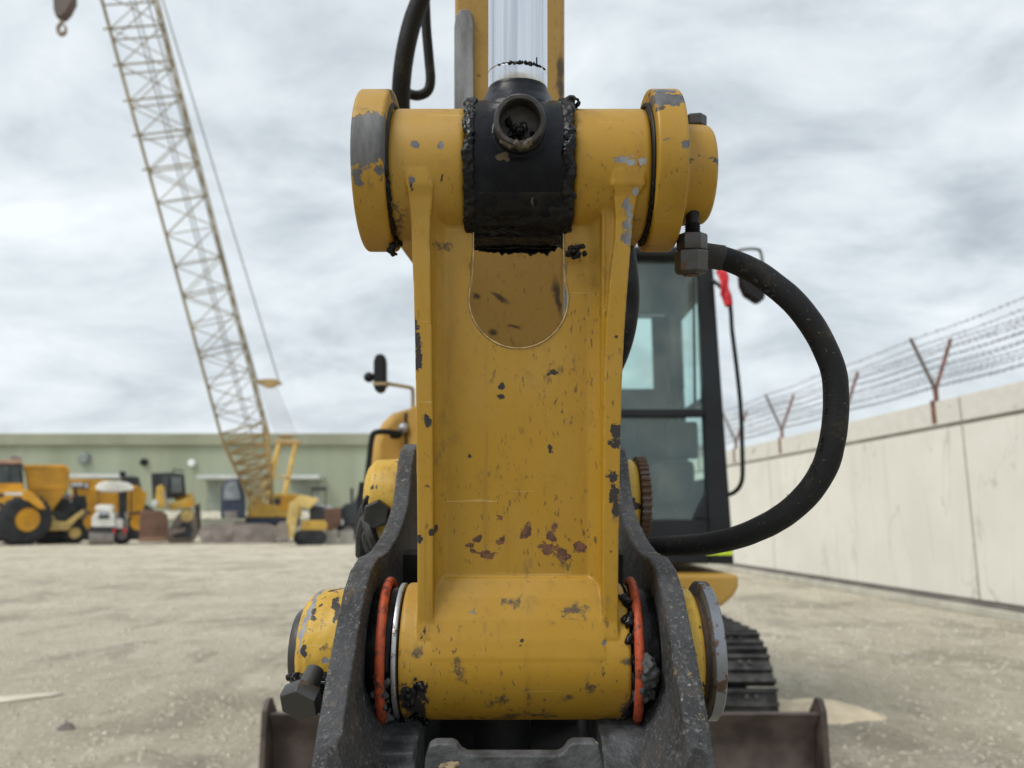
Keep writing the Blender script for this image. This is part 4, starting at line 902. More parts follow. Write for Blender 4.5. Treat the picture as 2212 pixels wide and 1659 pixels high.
bm = B(); quad(bm, [(P(u, v, YH - .12).x, P(u, v, YH - .12).z) for u, v in ((806, 780), (810, 766), (820, 762), (830, 766), (833, 780), (833, 830), (829, 843), (819, 848), (809, 843), (806, 830))], YH - .12, .06)
eo('side_mirror', bm, M['black'], ma, bevel=.015, seg=3)
bm = B(); a_, b_ = P(797, 815, YH - .1), P(810, 812, YH - .1); cyl(bm, a_, b_, .012, 10); blob(bm, a_, .026, 2); eo('mirror_knob', bm, M['black'], ma)
bm = B(); c1, c2 = P(806, 825, YH - .13), P(833, 831, YH - .13); box(bm, c1.x - .003, c2.x + .003, YH - .126, YH - .055, c2.z, c1.z); eo('mirror_clamp', bm, flat('tan_clamp', (.40, .29, .15), .5), ma)
# rotating platform under cab and hood
bm = B()
xa, xb_ = P(770, 1240, 3.8).x, P(1596, 1240, 3.8).x; za, zb2 = P(1106, 1241, 3.8).z, P(1106, 1312, 3.8).z
pts = [(xa, za), (xb_, za), (xb_, za - .06), (xb_ - .03, zb2 + .05), (xb_ - .09, zb2), (xa + .09, zb2), (xa + .02, zb2 + .05), (xa, za - .05)]
quad(bm, pts, 3.8, 1.7); eo('platform', bm, M['body'], bevel=.02, seg=3)
eo('slew_ring', cyl(B(), (.12, 4.7, .45), (.12, 4.7, zb2 - .002), .38, 40), M['black'])
bm = B(); box(bm, .12 - .62, .12 + .62, 3.9, 5.6, .28, .50); eo('track_frame', bm, M['blade'], bevel=.02)
# tracks
def track(x0, x1, label):
    yA, yB, rz_ = 3.62, 5.75, .285; zc_ = .30; n_ = 46
    per = 2 * (yB - yA) + 2 * math.pi * rz_; bm_ = B()
    for i in range(n_):
        s_ = per * i / n_
        if s_ < (yB - yA): y, z, a = yA + s_, zc_ + rz_, 0
        elif s_ < (yB - yA) + math.pi * rz_: th = (s_ - (yB - yA)) / rz_; y, z, a = yB + rz_ * math.sin(th), zc_ + rz_ * math.cos(th), th
        elif s_ < 2 * (yB - yA) + math.pi * rz_: y, z, a = yB - (s_ - (yB - yA) - math.pi * rz_), zc_ - rz_, math.pi
        else: th = (s_ - 2 * (yB - yA) - math.pi * rz_) / rz_; y, z, a = yA - rz_ * math.sin(th), zc_ - rz_ * math.cos(th), math.pi + th
        mx_ = Matrix.Translation((0, y, z)) @ Matrix.Rotation(-a, 4, 'X'); L_ = per / n_ * .46
        nv = len(bm_.verts)
        box(bm_, x0, x1, -L_, L_, -.012, .010); box(bm_, x0, x1, -L_, -L_ + .014, .010, .032); box(bm_, x0, x1, -.008, .008, .010, .028); box(bm_, x0, x1, L_ - .014, L_, .010, .030)
        for xx in (x0 + .09, x0 + .13, x1 - .13, x1 - .09): cyl(bm_, (xx, L_ * .5, .008), (xx, L_ * .5, .022), .011, 6)
        bm_.verts.ensure_lookup_table()
        for v_ in bm_.verts[nv:]: v_.co = mx_ @ v_.co
    t_ = eo('track', bm_, M['track'], label=label)
    bm_ = B()
    for yy, r_ in ((yA, .25), (yB, .25)): cyl(bm_, (x0 + .1, yy, zc_), (x1 - .1, yy, zc_), r_, 32, .02)
    eo('track_wheel', bm_, M['black'], t_)
    bm_ = B()
    for k_ in range(4): cyl(bm_, (x0 + .08, yA + .5 + k_ * .38, .12), (x1 - .08, yA + .5 + k_ * .38, .12), .09, 20)
    box(bm_, x0 + .12, x1 - .12, yA + .1, yB - .1, .18, .42); eo('track_roller', bm_, M['black'], t_)
xo = P(1680, 1500, 3.33).x; cxx = .135
track(xo - .40, xo, 'right steel crawler track'); track(2 * cxx - xo, 2 * cxx - xo + .40, 'left steel crawler track')
# dozer blade
yb_ = 2.80; xl_, xr2 = P(563, 1600, yb_).x, P(1789, 1600, yb_).x; ztb = P(1106, 1543, yb_).z
prf = [(yb_, ztb), (yb_ + .05, ztb - .06), (yb_ + .075, ztb - .16), (yb_ + .06, ztb - .27), (yb_ + .01, max(.02, ztb - .40)), (yb_ + .035, max(.02, ztb - .40)), (yb_ + .10, ztb - .25), (yb_ + .11, ztb - .15), (yb_ + .08, ztb - .05), (yb_ + .04, ztb)]
bl = eo('dozer_blade', prx(B(), prf, xl_ + .02, xr2 - .02), M['blade'], bevel=.004)
for xx in (xl_, xr2 - .02):
    eo('blade_end_plate', prx(B(), [(yb_ - .01, ztb + .012), (yb_ + .015, ztb + .045), (yb_ + .05, ztb + .045), (yb_ + .15, ztb - .05), (yb_ + .15, ztb - .36), (yb_ - .01, ztb - .38)], xx, xx + .02), M['blade'], bl, bevel=.004)
bm = B()
for xx in (cxx - .35, cxx + .35): prx(bm, [(yb_ + .12, ztb - .12), (3.95, .42), (3.95, .28), (yb_ + .12, ztb - .30)], xx - .05, xx + .05)
eo('blade_arm', bm, M['blade'], bl)

# ================================================================ BACKGROUND MACHINES
def far_paint(name, col, rough=.5, var=.22, dirt=.35, sc_=.9):
    m_ = MT(name, rough, 0, .4); a_ = m_.noise(sc_, 6, .65).outputs[0]; b_ = m_.noise(4, 5, .7).outputs[0]
    c_ = m_.mix(m_.step(a_, .3, .7), tuple(x * (1 - var) for x in col), tuple(min(1, x * (1 + var)) for x in col)); m_.color(m_.mix(m_.math('MULTIPLY', m_.step(b_, .5, .7), dirt), c_, (.22, .17, .11))); return m_.m
YO = far_paint('orange_machine_paint', (.66, .33, .025)); YY = far_paint('yellow_machine_paint', (.58, .37, .07)); YD = far_paint('dark_orange_skip_paint', (.50, .25, .02)); YP = far_paint('pale_yellow_paint', (.62, .45, .16), dirt=.5)
WH = far_paint('white_machine_paint', (.74, .73, .68), dirt=.15); DK = flat('black_machine_parts', (.030, .033, .038), .6, 0, .5, 1.5); TY = flat('tyre_rubber', (.030, .032, .036), .8, 0, .35, 3, .5, 12)
GD = far_paint('grey_dusty_steel', (.27, .25, .235), .6, .3); BR = far_paint('brown_blade_steel', (.14, .075, .05), .5, .35, .2); MUD = far_paint('muddy_track_steel', (.22, .185, .165), .8, .3, .5); NV = flat('navy_panel', (.035, .05, .09), .5)
LG = flat('pale_lamp_lens', (.75, .82, .84), .2); RP = flat('dusty_pink_roof', (.45, .27, .2), .6)
AZ = I4
def mach(u, y):
    """each parked machine stands turned to face its own line of sight to the yard entrance: its frame is a turn about the vertical"""
    global AZ
    a_ = math.atan2(P(u, 1120, 1.0).x, 1.0); AZ = Matrix.Rotation(-a_, 4, 'Z'); return y / math.cos(a_)
def Q(u, v, y):
    p = AZ.inverted().to_3x3() @ (P(u, v, 1.0) - Vector((0, 0, CAM.z))); p *= y / p.y; return p + Vector((0, 0, CAM.z))
def at(u, y, d): return AZ @ Vector((Q(u, 1150, y).x, y + d, 0))
def uv(pts, y): return [(Q(u, v, y).x, max(0.0, Q(u, v, y).z)) for u, v in pts]
def mo(name, bm, mat, parent=None, **k_): return obj(name, bm, mat, parent, AZ, **k_)
def slab(name, pts, y, d, mat, parent, bevel=.05, **k_):
    bm_ = B(); q = uv(pts, y); q2 = []
    for p in q:
        if not q2 or (abs(p[0] - q2[-1][0]) + abs(p[1] - q2[-1][1])) > 1e-4: q2.append(p)
    pry(bm_, q2, y, y + d); return mo(name, bm_, mat, parent, bevel=bevel, **k_)
def rect(u0, v0, u1, v1): return [(u0, v0), (u1, v0), (u1, v1), (u0, v1)]
def wheel(u, v, rpx, y, wd, parent, hubm, hub=.45, ax=(0, 1, 0)):
    c_ = Q(u, v, y); r_ = rpx * y / F
    c_.z = r_ * .98 if c_.z < r_ * 1.25 else c_.z
    bm_ = lathe(B(), c_, ax, [(.10, r_ * (hub - .05)), (.02, r_ * hub), (0, r_ * (hub + .1)), (.01, r_ * .80), (.06, r_ * .93), (.14, r_), (wd - .14, r_), (wd - .05, r_ * .9), (wd, r_ * .6)], 36)
    a_, u_, v_ = basis(ax)
    for i in range(24):
        th = 2 * math.pi * i / 24; d_ = u_ * math.cos(th) + v_ * math.sin(th); cyl(bm_, c_ + d_ * r_ * .99 + a_ * .12, c_ + d_ * r_ * .99 + a_ * (wd - .12), r_ * .045, 4)
    t_ = mo('wheel', bm_, TY, parent)
    mo('rim', lathe(B(), c_ - Vector(ax).normalized() * .03, ax, [(.10, 0), (.09, r_ * .12), (.04, r_ * .16), (.05, r_ * .30), (.03, r_ * (hub - .04)), (.0, r_ * (hub - .01)), (.05, r_ * hub), (.2, r_ * hub)], 24), hubm, t_)
    return t_
def tracks(u0, u1, v0, v1, y, wd, parent, mat=MUD):
    a_, b_ = Q(u0, v0, y), Q(u1, v1, y); h = a_.z; r_ = h / 2; bm_ = B(); x0_, x1_ = a_.x + r_, b_.x - r_
    pts = [(x0_ + r_ * math.cos(t), r_ + r_ * math.sin(t)) for t in [R(90 + 18 * i) for i in range(11)]] + [(x1_ + r_ * math.cos(t), r_ + r_ * math.sin(t)) for t in [R(270 + 18 * i) for i in range(11)]]
    pry(bm_, pts, y, y + wd)
    n_ = int((x1_ - x0_) / .2)
    for i in range(n_):
        for zz in (0, h): box(bm_, x0_ + i * .2, x0_ + i * .2 + .1, y - .02, y + wd + .02, zz - .03 if zz else .001, zz + .03)
    t_ = mo('crawler_track', bm_, mat, parent)
    k_ = max(3, n_ // 3)
    for i in range(k_): x_ = x0_ + (x1_ - x0_) * i / (k_ - 1); mo('track_roller', lathe(B(), (x_, y - .06, r_ * .85), (0, 1, 0), [(0, r_ * .3), (.05, r_ * .42), (.07, r_ * .42)], 14), mat, t_)
    return t_
def person_none(): pass

# articulated dump truck at the left edge
y = mach(60, 34)
D1 = empty('dump_truck', at(60, y, 1.5), 'orange articulated dump truck with pinkish cab roof at the far left edge', 'dump truck')
slab('hood', [(-75, 1062), (0, 1056), (50, 1056), (70, 1063), (92, 1085), (100, 1100), (84, 1100), (60, 1082), (40, 1080), (22, 1100), (12, 1132), (-75, 1135)], y, 2.4, YO, D1, .06)
slab('grille_vent', rect(-60, 1066, 8, 1074), y - .03, .06, DK, D1, .01); slab('grille_vent', rect(-60, 1086, 6, 1094), y - .03, .06, DK, D1, .01); slab('decal_strip', rect(10, 1064, 48, 1069), y - .015, .02, LG, D1, 0)
slab('cab', [(-60, 1056), (-60, 1000), (48, 1000), (52, 1056)], y + .4, 1.8, DK, D1, .05)
slab('cab_window', rect(-50, 1007, 20, 1044), y + .37, .04, M['farglass'], D1, .01); slab('cab_window', rect(23, 1007, 43, 1044), y + .37, .04, M['farglass'], D1, .01)
slab('cab_skirt', rect(-62, 1044, 50, 1057), y + .34, .1, YO, D1, .02); slab('cab_roof', [(-62, 1002), (-62, 993), (44, 993), (50, 1002)], y + .3, 2.0, RP, D1, .04); slab('beacon', rect(22, 984, 46, 992), y + 1, .5, GD, D1, .03)
slab('bumper', rect(-75, 1118, 10, 1136), y - .05, .4, YO, D1, .03)
wheel(60, 1124, 46, y + .1, .8, D1, YO, .46, (-.45, .89, 0)); wheel(-25, 1124, 46, y + 2.2, .8, D1, YO, .46)
bm = B(); ptsT = uv([(52, 1008), (142, 1008), (150, 1022), (150, 1052), (110, 1108), (95, 1108), (62, 1070)], y + .9)
pry(bm, ptsT, y + .9, y + 3.4); sk = mo('skip', bm, YD, D1, bevel=.05)
slab('skip_rim', [(50, 1004), (142, 1004), (152, 1018), (150, 1022), (140, 1010), (50, 1010)], y + .85, 2.7, YO, sk, .02); slab('skip_rib', [(60, 1052), (150, 1050), (149, 1056), (64, 1058)], y + .85, .08, YD, sk, .02)
slab('chassis', rect(60, 1104, 150, 1130), y + 1.2, 1.6, DK, D1, .05); wheel(118, 1126, 42, y + 1.4, .7, D1, YO, .46)
# second truck: yellow box body with a dark lettered band, standing behind the rollers
y = mach(200, 42)
D2 = empty('dump_truck', at(200, y, 1.5), 'yellow dump truck with pale lettering on a dark band, behind the white roller', 'dump truck')
sk = slab('skip', [(150, 1038), (225, 1038), (300, 1052), (318, 1066), (310, 1105), (210, 1118), (160, 1085)], y, 2.6, YD, D2)
slab('skip_rim', [(148, 1034), (226, 1036), (300, 1050), (300, 1056), (224, 1044), (148, 1041)], y - .06, 2.7, YO, sk, .02)
bd = slab('dark_band', [(152, 1040), (192, 1042), (192, 1056), (152, 1054)], y - .05, .04, far_paint('dark_band_paint', (.10, .095, .085)), sk, 0)
bm = B(); g = random.Random(4); u = 155.0
while u < 179: w_ = g.uniform(1.6, 2.4); a_, b_ = Q(u, 1043, y - .07), Q(u + w_, 1050, y - .07); box(bm, a_.x, b_.x, y - .07, y - .053, b_.z, a_.z); u += w_ + .8
for u0, u1 in ((184, 187), (187.6, 189.5)): a_, b_ = Q(u0, 1044, y - .07), Q(u1, 1053, y - .07); box(bm, a_.x, b_.x, y - .07, y - .053, b_.z, a_.z)
mo('lettering', bm, flat('pale_lettering', (.62, .62, .66), .5), bd)
slab('yellow_flash', [(196, 1040), (224, 1042), (220, 1062), (192, 1060)], y - .05, .04, YO, sk, 0)
slab('chassis', rect(165, 1090, 320, 1135), y + .4, 1.6, DK, D2); wheel(200, 1130, 34, y, .7, D2, YO); wheel(300, 1130, 34, y, .7, D2, YO); slab('exhaust_stack', rect(262, 1020, 268, 1050), y + .5, .2, DK, D2, .02); slab('air_cleaner', rect(258, 1018, 272, 1030), y + .5, .3, DK, D2, .03)
slab('cab', [(268, 1052), (270, 1028), (300, 1030), (306, 1056)], y + .2, 1.8, DK, D2, .06); slab('fuel_tank', rect(236, 1106, 262, 1128), y - .1, .6, GD, D2, .05); slab('mud_flap', rect(318, 1104, 328, 1148), y + .2, .1, DK, D2, .02); slab('side_step', rect(270, 1112, 296, 1118), y - .1, .3, YD, D2, .02)
# yellow soil compactor between the truck and the white roller
y = mach(130, 35.5)
S1 = empty('soil_compactor', at(130, y, 1), 'dusty yellow soil compactor with low front frame between dump truck and white roller', 'road roller')
slab('drum_frame', [(92, 1131), (105, 1120), (114, 1112), (120, 1125), (142, 1127), (162, 1112), (180, 1100), (184, 1108), (165, 1124), (152, 1140), (150, 1146), (92, 1146)], y, 1.6, YP, S1)
bm = B(); a_, b_ = Q(82, 1146, y + .1), Q(152, 1171, y + .1); cyl(bm, (a_.x, y + .8, a_.z / 2 + .01), (b_.x, y + .8, a_.z / 2 + .01), a_.z / 2, 32, .02); mo('drum', bm, GD, S1)
slab('engine_block', [(118, 1125), (120, 1080), (132, 1074), (150, 1078), (150, 1070), (185, 1070), (190, 1095), (165, 1108), (142, 1124)], y + .9, 1.3, DK, S1)
for u, v in ((119, 1083), (150, 1083)): mo('headlight', lathe(B(), Q(u, v, y + .8), (0, 1, 0), [(0, 0), (.02, .10), (.15, .10)], 14), LG, S1)
slab('windscreen', rect(130, 1068, 146, 1080), y + .85, .1, flat('pale_glass', (.45, .52, .54), .2), S1, .02)
bm = B(); blob(bm, Q(151, 1074, y + .7), .14, 2); mo('fuel_cap', bm, flat('pink_cap', (.48, .3, .27), .6), S1)
wheel(162, 1150, 20, y + .2, .5, S1, YP, .5)
slab('hydraulic_tank', [(128, 1112), (130, 1096), (160, 1092), (186, 1094), (190, 1112), (176, 1124), (150, 1128)], y + 1.3, 1.0, GD, S1, .05)
slab('operator_seat', [(160, 1072), (160, 1054), (166, 1052), (168, 1070), (180, 1072), (180, 1082), (160, 1082)], y + 1.6, .6, DK, S1, .04)
slab('roll_bar', [(142, 1078), (142, 1048), (145, 1048), (145, 1078)], y + 1.2, .1, DK, S1, 0)
# white road roller with canopy
y = mach(250, 34.5)
W1 = empty('road_roller', at(250, y, 1), 'white road roller with rounded white canopy and smooth front drum', 'road roller')
slab('canopy', [(206, 1052), (212, 1044), (225, 1040), (255, 1039), (278, 1043), (290, 1052), (288, 1058), (262, 1062), (220, 1060), (208, 1058)], y + .3, 2.2, WH, W1, .06)
for u0, u1 in ((256, 275), (282, 285)): slab('canopy_post', rect(u0, 1060, u1, 1118), y + .9, .5, DK, W1, .03)
slab('canopy_post', rect(212, 1060, 214, 1106), y + 2, .1, DK, W1, .0)
slab('hood', [(198, 1140), (198, 1118), (206, 1108), (216, 1103), (244, 1104), (248, 1112), (250, 1140)], y, 1.3, WH, W1, .08); slab('grille', rect(213, 1112, 236, 1121), y - .03, .1, DK, W1, .02); slab('hood_stripe', [(214, 1104), (238, 1106), (236, 1110), (213, 1109)], y - .02, .3, flat('blue_grey_panel', (.28, .33, .40), .4), W1, .01)
slab('dashboard', [(204, 1096), (212, 1090), (246, 1090), (248, 1098), (244, 1103), (206, 1103)], y + .8, .5, WH, W1, .06); slab('side_tank', rect(250, 1122, 266, 1142), y + .2, 1.2, WH, W1, .04)
bm = B(); a_, b_ = Q(194, 1143, y), Q(246, 1171, y); r_ = a_.z / 2; cyl(bm, (a_.x, y + r_, r_), (b_.x, y + r_, r_), r_, 40, .015); mo('drum', bm, GD, W1)
slab('drum_yoke', rect(192, 1138, 249, 1146), y - .02, .25, DK, W1, .02); slab('tail_lamp', rect(244, 1142, 250, 1150), y - .05, .1, M['red'], W1, .01); slab('tail_lamp', rect(266, 1140, 272, 1152), y + .1, .1, M['red'], W1, .01)
wheel(264, 1153, 18, y + .5, .5, W1, GD, .5); slab('ladder', rect(270, 1106, 276, 1150), y + .4, .1, GD, W1, .01)
# bulldozer
y = mach(360, 36.5)
Z1 = empty('bulldozer', at(360, y, 1.5), 'yellow bulldozer with black cab behind a broad rusty brown blade', 'bulldozer')
bd = slab('dozer_blade', [(300, 1171), (301, 1108), (306, 1102), (350, 1103), (362, 1112), (364, 1150), (359, 1171)], y - 1.6, .22, BR, Z1, .05)
slab('cutting_edge', [(299, 1171), (300, 1160), (356, 1160), (357, 1171)], y - 1.66, .05, flat('worn_cutting_edge', (.26, .16, .10), .6), bd, .01)
slab('cab', [(326, 1022), (372, 1020), (398, 1024), (402, 1072), (330, 1080)], y + .6, 1.8, DK, Z1, .06); slab('cab_window', rect(350, 1028, 364, 1066), y + .55, .06, M['farglass'], Z1, .01); slab('cab_window', rect(370, 1030, 393, 1064), y + .55, .06, flat('grey_glass', (.12, .14, .145), .2), Z1, .01)
slab('hood', [(334, 1094), (338, 1052), (350, 1046), (356, 1056), (358, 1080), (366, 1100)], y - .4, 1.6, YY, Z1, .06); slab('fender', [(360, 1090), (400, 1078), (420, 1072), (422, 1088), (405, 1096), (372, 1102)], y - .1, 2.0, YY, Z1, .05); slab('fuel_tank', rect(378, 1066, 418, 1082), y + .9, 1.4, YY, Z1, .06)
tr_ = slab('crawler_track', [(362, 1172), (358, 1154), (384, 1112), (398, 1098), (412, 1098), (424, 1112), (428, 1146), (424, 1164), (414, 1172)], y, .6, MUD, Z1, .06); tk2 = slab('track_frame', [(374, 1160), (376, 1150), (396, 1128), (410, 1128), (416, 1146), (412, 1162)], y - .03, .05, DK, tr_, .0); slab('sprocket', rect(0, 0, 1, 1), y, .1, YP, Z1, 0) if False else None
mo('sprocket', lathe(B(), Q(404, 1114, y - .08), (0, 1, 0), [(0, .10), (.02, .28), (.08, .30)], 18), YP, tr_)
mo('work_light', lathe(B(), Q(334, 1086, y - .5), (0, 1, 0), [(0, 0), (.02, .14), (.2, .14)], 12), LG, Z1); slab('push_arm', [(352, 1150), (400, 1140), (400, 1148), (352, 1162)], y - .5, .2, MUD, Z1, .03)
slab('handrail', [(372, 1020), (374, 1012), (398, 1016), (398, 1019), (376, 1015), (375, 1021)], y + .7, .06, DK, Z1, 0); slab('exhaust_stack', rect(345, 1024, 349, 1052), y + .2, .14, DK, Z1, .02); slab('lift_cylinder', [(352, 1062), (357, 1060), (366, 1100), (360, 1102)], y - .5, .12, GD, Z1, .02)
slab('ripper', [(420, 1092), (432, 1086), (436, 1150), (430, 1160), (424, 1130)], y + 1.2, .5, MUD, Z1, .04); slab('tool_box', rect(400, 1084, 418, 1096), y - .14, .3, YO, Z1, .03)
# crawler crane
y = mach(560, 38)
K1 = empty('crawler_crane', at(560, y, 2), 'yellow crawler crane with tall lattice boom leaning to the upper left', 'crane')
slab('cab', [(476, 1120), (478, 1050), (490, 1036), (515, 1032), (528, 1068), (530, 1120)], y - .4, 1.5, NV, K1, .08); slab('cab_window', [(482, 1080), (484, 1050), (494, 1040), (512, 1038), (520, 1078)], y - .44, .05, flat('blue_grey_glass', (.26, .30, .33), .15, 0, .3, 2), K1, .01)
slab('cab_panel', rect(484, 1104, 512, 1120), y - .44, .05, GD, K1, .01)
slab('house', [(532, 1118), (540, 1075), (560, 1068), (575, 1090), (590, 1066), (640, 1066), (652, 1074), (652, 1118)], y, 3.2, YY, K1, .08); slab('winch_housing', rect(582, 1076, 606, 1090), y - .05, .2, DK, K1, .02); slab('deck', rect(530, 1116, 648, 1136), y + .1, 3.0, NV, K1, .05); slab('side_door', rect(606, 1070, 640, 1102), y - .04, .06, YO, K1, .02)
tracks(430, 600, 1132, 1171, y - 1.0, .9, K1, far_paint('dusty_crawler_steel', (.30, .26, .24), .8, .3, .3)); tracks(436, 606, 1134, 1171, y + 3.0, .9, K1)
slab('carbody', rect(505, 1128, 610, 1152), y + .1, 2.8, DK, K1, .05)
# boom as a 3-D straight line from its foot to the tip beyond the frame
A_ = P(568, 1090, 37.5); Bp = P(263, -60, 27.6); d_ = (Bp - A_)
# swing so that the hook hangs straight below the tip
hk = P(140, 40, 1.0); ratio = hk.x / hk.y
s_t = (ratio * A_.y - A_.x) / (d_.x - ratio * d_.y); TIP = A_ + d_ * s_t
ax_ = d_.normalized(); e1 = Vector((0, 1, 0)).cross(ax_).normalized()
e1 = Vector((1, 0, 0)); e1 = (e1 - ax_ * e1.dot(ax_)).normalized(); e2 = ax_.cross(e1)
rot = R(25); c1 = e1 * math.cos(rot) + e2 * math.sin(rot); c2 = -e1 * math.sin(rot) + e2 * math.cos(rot)
Ltot = d_.length * s_t; Sz = 2.0
def bp(l, i, j, s_=Sz): return A_ + ax_ * l + c1 * (i * s_ / 2) + c2 * (j * s_ / 2)
BT = flat('tan_lattice_steel', (.27, .215, .12), .6, 0, .25, .6); BTR = flat('rusty_tan_lattice', (.36, .25, .105), .6, 0, .3, .6)
L0 = (P(515, 935, 36.2) - A_).length
cor = ((-1, -1), (1, -1), (1, 1), (-1, 1))
def ssz(l): return Sz * (.45 + .55 * min(1, l / L0))
bm = B()
for i, j in cor: tube(bm, [bp(0, i, j, ssz(0)), bp(L0, i, j, Sz)], .055, 6, 1)
nb = 7
for k_ in range(nb):
    l0, l1 = L0 * k_ / nb, L0 * (k_ + 1) / nb
    for q in range(4):
        a_, b_ = cor[q], cor[(q + 1) % 4]
        cyl(bm, bp(l0, *a_, ssz(l0)), bp(l1, *b_, ssz(l1)), .030, 5); cyl(bm, bp(l0, *b_, ssz(l0)), bp(l1, *a_, ssz(l1)), .030, 5); cyl(bm, bp(l1, *a_, ssz(l1)), bp(l1, *b_, ssz(l1)), .05, 5)
bmf = obj('boom_foot', bm, BTR, K1)
bm = B()
for i, j in cor: tube(bm, [bp(L0, i, j), bp(Ltot - 2.0, i, j), bp(Ltot, i * .4, j * .4)], .052, 6, 1)
step = 1.35; n_ = int((Ltot - L0 - 2.0) / step)
for k_ in range(n_):
    l0 = L0 + k_ * step; l1 = l0 + step
    for q in range(4):
        a_, b_ = cor[q], cor[(q + 1) % 4]
        if (k_ + q) % 2: a_, b_ = b_, a_
        cyl(bm, bp(l0, *a_), bp(l1, *b_), .024, 5)
        cyl(bm, bp(l0, *b_), bp(l0, *a_), .024, 5)
        if q in (0, 3): cyl(bm, bp(l0, *b_), bp(l1, *a_), .020, 5)
for k_ in range(0, n_, 1):
    if k_ % 7 == 3 or random.random() < .28 or k_ > n_ * .55:
        l0 = L0 + k_ * step
        for q in range(4): cyl(bm, bp(l0, *cor[q]), bp(l0, *cor[(q + 1) % 4]), .034, 5)
        if k_ > n_ * .5: cyl(bm, bp(l0, -1.25, -1), bp(l0, 1.0, -1), .04, 5)
obj('boom_lattice', bm, BT, K1)
bm = B(); lathe(bm, TIP + Vector((-.3, 0, 0)), (1, 0, 0), [(0, .3), (.1, .42), (.5, .42), (.6, .3)], 20); obj('boom_sheave', bm, BTR, K1)
# A-frame, spreader and pendants
AF = P(622, 945, 41.5)
bm = B()
for u0, u1 in ((578, 604), (612, 640)):
    tube(bm, [P(u0, 1078, 39), P(u1, 952, 41.3)], .13, 6, 1)
tube(bm, [P(560, 1075, 38.6), P(606, 955, 41.2)], .07, 6, 1); cyl(bm, P(598, 1030, 39.6), P(626, 1030, 39.6), .06, 6)
af = obj('a_frame', bm, YY, K1); bm = B(); cyl(bm, P(598, 955, 41.2), P(648, 958, 41.2), .20, 10); cyl(bm, P(606, 942, 41.2), P(632, 942, 41.2), .12, 8); obj('a_frame_head', bm, BTR, af)
SPR = 34.6
AZ = I4
slab('spreader', [(550, 826), (556, 820), (572, 818), (590, 818), (600, 820), (607, 828), (594, 831), (585, 836), (573, 836), (564, 831)], SPR, .35, BTR, K1, .04)
bm = B()
tipr = TIP + Vector((.5, .3, .2))
for (u, v), o_ in zip(((556, 822), (602, 822)), (-.1, .4)): cyl(bm, P(u, v, SPR + .1), tipr + Vector((o_, 0, 0)), .030, 5)
obj('pendant_rope', bm, flat('grey_rope', (.22, .23, .24), .6), K1)
bm = B()
for i in range(6): cyl(bm, P(560 + i * 7, 832, SPR + .15), P(602 + i * 8.2, 948, 41.2), .014, 4)
obj('luffing_rope', bm, flat('thin_rope', (.16, .165, .17), .6), K1)
bm = B(); cyl(bm, A_ + ax_ * 4 + c1 * .2, TIP, .025, 5); cyl(bm, A_ + ax_ * 3 + c1 * .35, TIP + Vector((.2, 0, 0)), .025, 5); obj('hoist_rope', bm, flat('dark_rope', (.2, .18, .15), .6), K1)
# hook block
yh = TIP.y
bm = B(); AZ = I4; q = uv([(116, -60), (160, -60), (162, 6), (150, 30), (138, 42), (126, 42), (121, 28)], yh)
pry(bm, q, yh - .18, yh + .18); hb = obj('hook_block', bm, flat('brown_hook_block', (.085, .055, .045), .6, 0, .3, 2), K1, bevel=.04)
bm = B(); tube(bm, [P(133, 40, yh), P(133, 50, yh), P(127, 56, yh), P(126, 66, yh), P(132, 74, yh), P(140, 71, yh), P(142, 62, yh), P(139, 54, yh)], [.06, .07, .07, .08, .09, .07, .05, .035], 10, 5); obj('hook', bm, flat('tan_hook', (.20, .15, .10), .6), hb)
bm = B()
for u in (122, 132, 144, 154): cyl(bm, P(u, -55, yh), TIP + Vector(((u - 138) * .012, 0, -.2)), .018, 4)
obj('hook_rope', bm, flat('dark_hoist_rope', (.2, .18, .15), .6), hb)
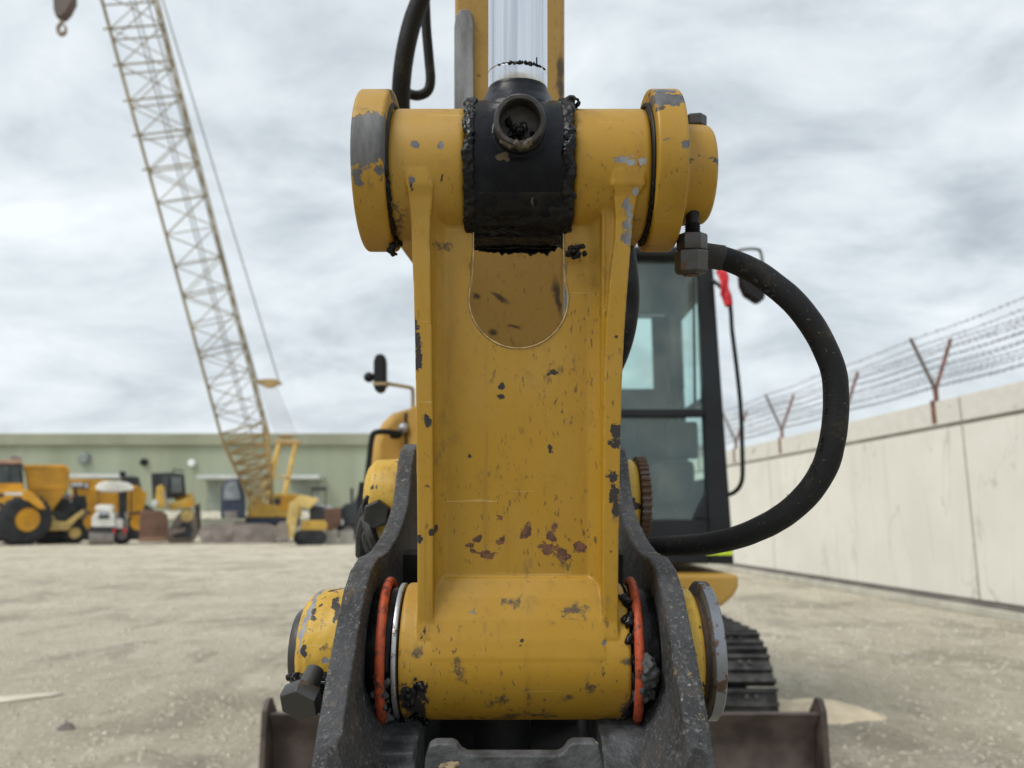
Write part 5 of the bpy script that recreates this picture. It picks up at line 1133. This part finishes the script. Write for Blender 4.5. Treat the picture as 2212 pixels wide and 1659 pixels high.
# mini excavator at the right of the crane
y = mach(665, 34)
E2 = empty('mini_excavator', at(665, y, 1), 'small yellow excavator with black canopy parked right of the crane', 'excavator')
slab('bucket_arm', [(612, 1160), (622, 1110), (626, 1085), (636, 1082), (646, 1092), (642, 1125), (634, 1160), (622, 1168)], y - .6, .4, YP, E2, .05); slab('boom', [(634, 1082), (650, 1068), (690, 1078), (668, 1100), (650, 1096)], y - .1, .3, YP, E2, .04)
slab('bucket', [(592, 1142), (604, 1128), (620, 1128), (624, 1166), (608, 1171), (598, 1160)], y - .7, .7, MUD, E2, .04); slab('canopy', rect(672, 1052, 706, 1058), y + .2, 1.2, DK, E2, .03)
for u0 in (674, 702): slab('canopy_post', rect(u0, 1058, u0 + 2.5, 1104), y + .3, .08, DK, E2, 0)
slab('seat', [(668, 1125), (668, 1098), (678, 1092), (700, 1094), (702, 1125)], y + .3, .8, DK, E2, .05); slab('body', [(650, 1145), (652, 1124), (702, 1124), (708, 1132), (705, 1145)], y, 1.4, YY, E2, .05); slab('screen', rect(678, 1064, 692, 1092), y + 1.0, .04, flat('pale_screen', (.45, .47, .44), .3), E2, .01)
tracks(634, 706, 1146, 1171, y + .1, .35, E2, DK)
# grey wheel loader with brown bucket, near the excavator
y = mach(745, 37.5)
L2 = empty('wheel_loader', at(745, y, 1.2), 'dark grey wheel loader with brown bucket right of the small excavator', 'loader')
slab('bucket', [(694, 1118), (702, 1098), (736, 1096), (738, 1134), (712, 1150), (700, 1144)], y - .4, 1.8, BR, L2, .05); slab('engine_body', [(736, 1150), (734, 1100), (745, 1088), (764, 1086), (776, 1060), (790, 1060), (790, 1150)], y, 1.8, DK, L2, .06)
slab('exhaust_stack', rect(757, 1054, 763, 1090), y + .4, .2, DK, L2, .02); wheel(752, 1146, 24, y - .1, .5, L2, GD, .45); mo('headlight', lathe(B(), Q(735, 1128, y - .3), (0, 1, 0), [(0, 0), (.03, .16), (.3, .12)], 12), LG, L2)
slab('load_bag', [(676, 1100), (688, 1092), (712, 1092), (722, 1100), (720, 1108), (678, 1108)], y + 2.2, .8, flat('pale_lilac_sack', (.50, .48, .54), .7), L2, .08)
# concrete blocks in front of it
y = mach(733, 35.5)
cb_ = flat('grey_concrete_block', (.42, .40, .35), .9, 0, .15, 2)
for u0, u1, lab in ((703, 730, 'left of two grey concrete blocks below the brown loader bucket'), (733, 764, 'right of two grey concrete blocks beside the black loader wheel')):
    a_, b_ = Q(u0, 1147, y), Q(u1, 1171, y)
    tag(mo('concrete_block', box(B(), a_.x, b_.x, y, y + .7, 0, a_.z), cb_, bevel=.03), lab, 'concrete block', 'concrete blocks on the yard')
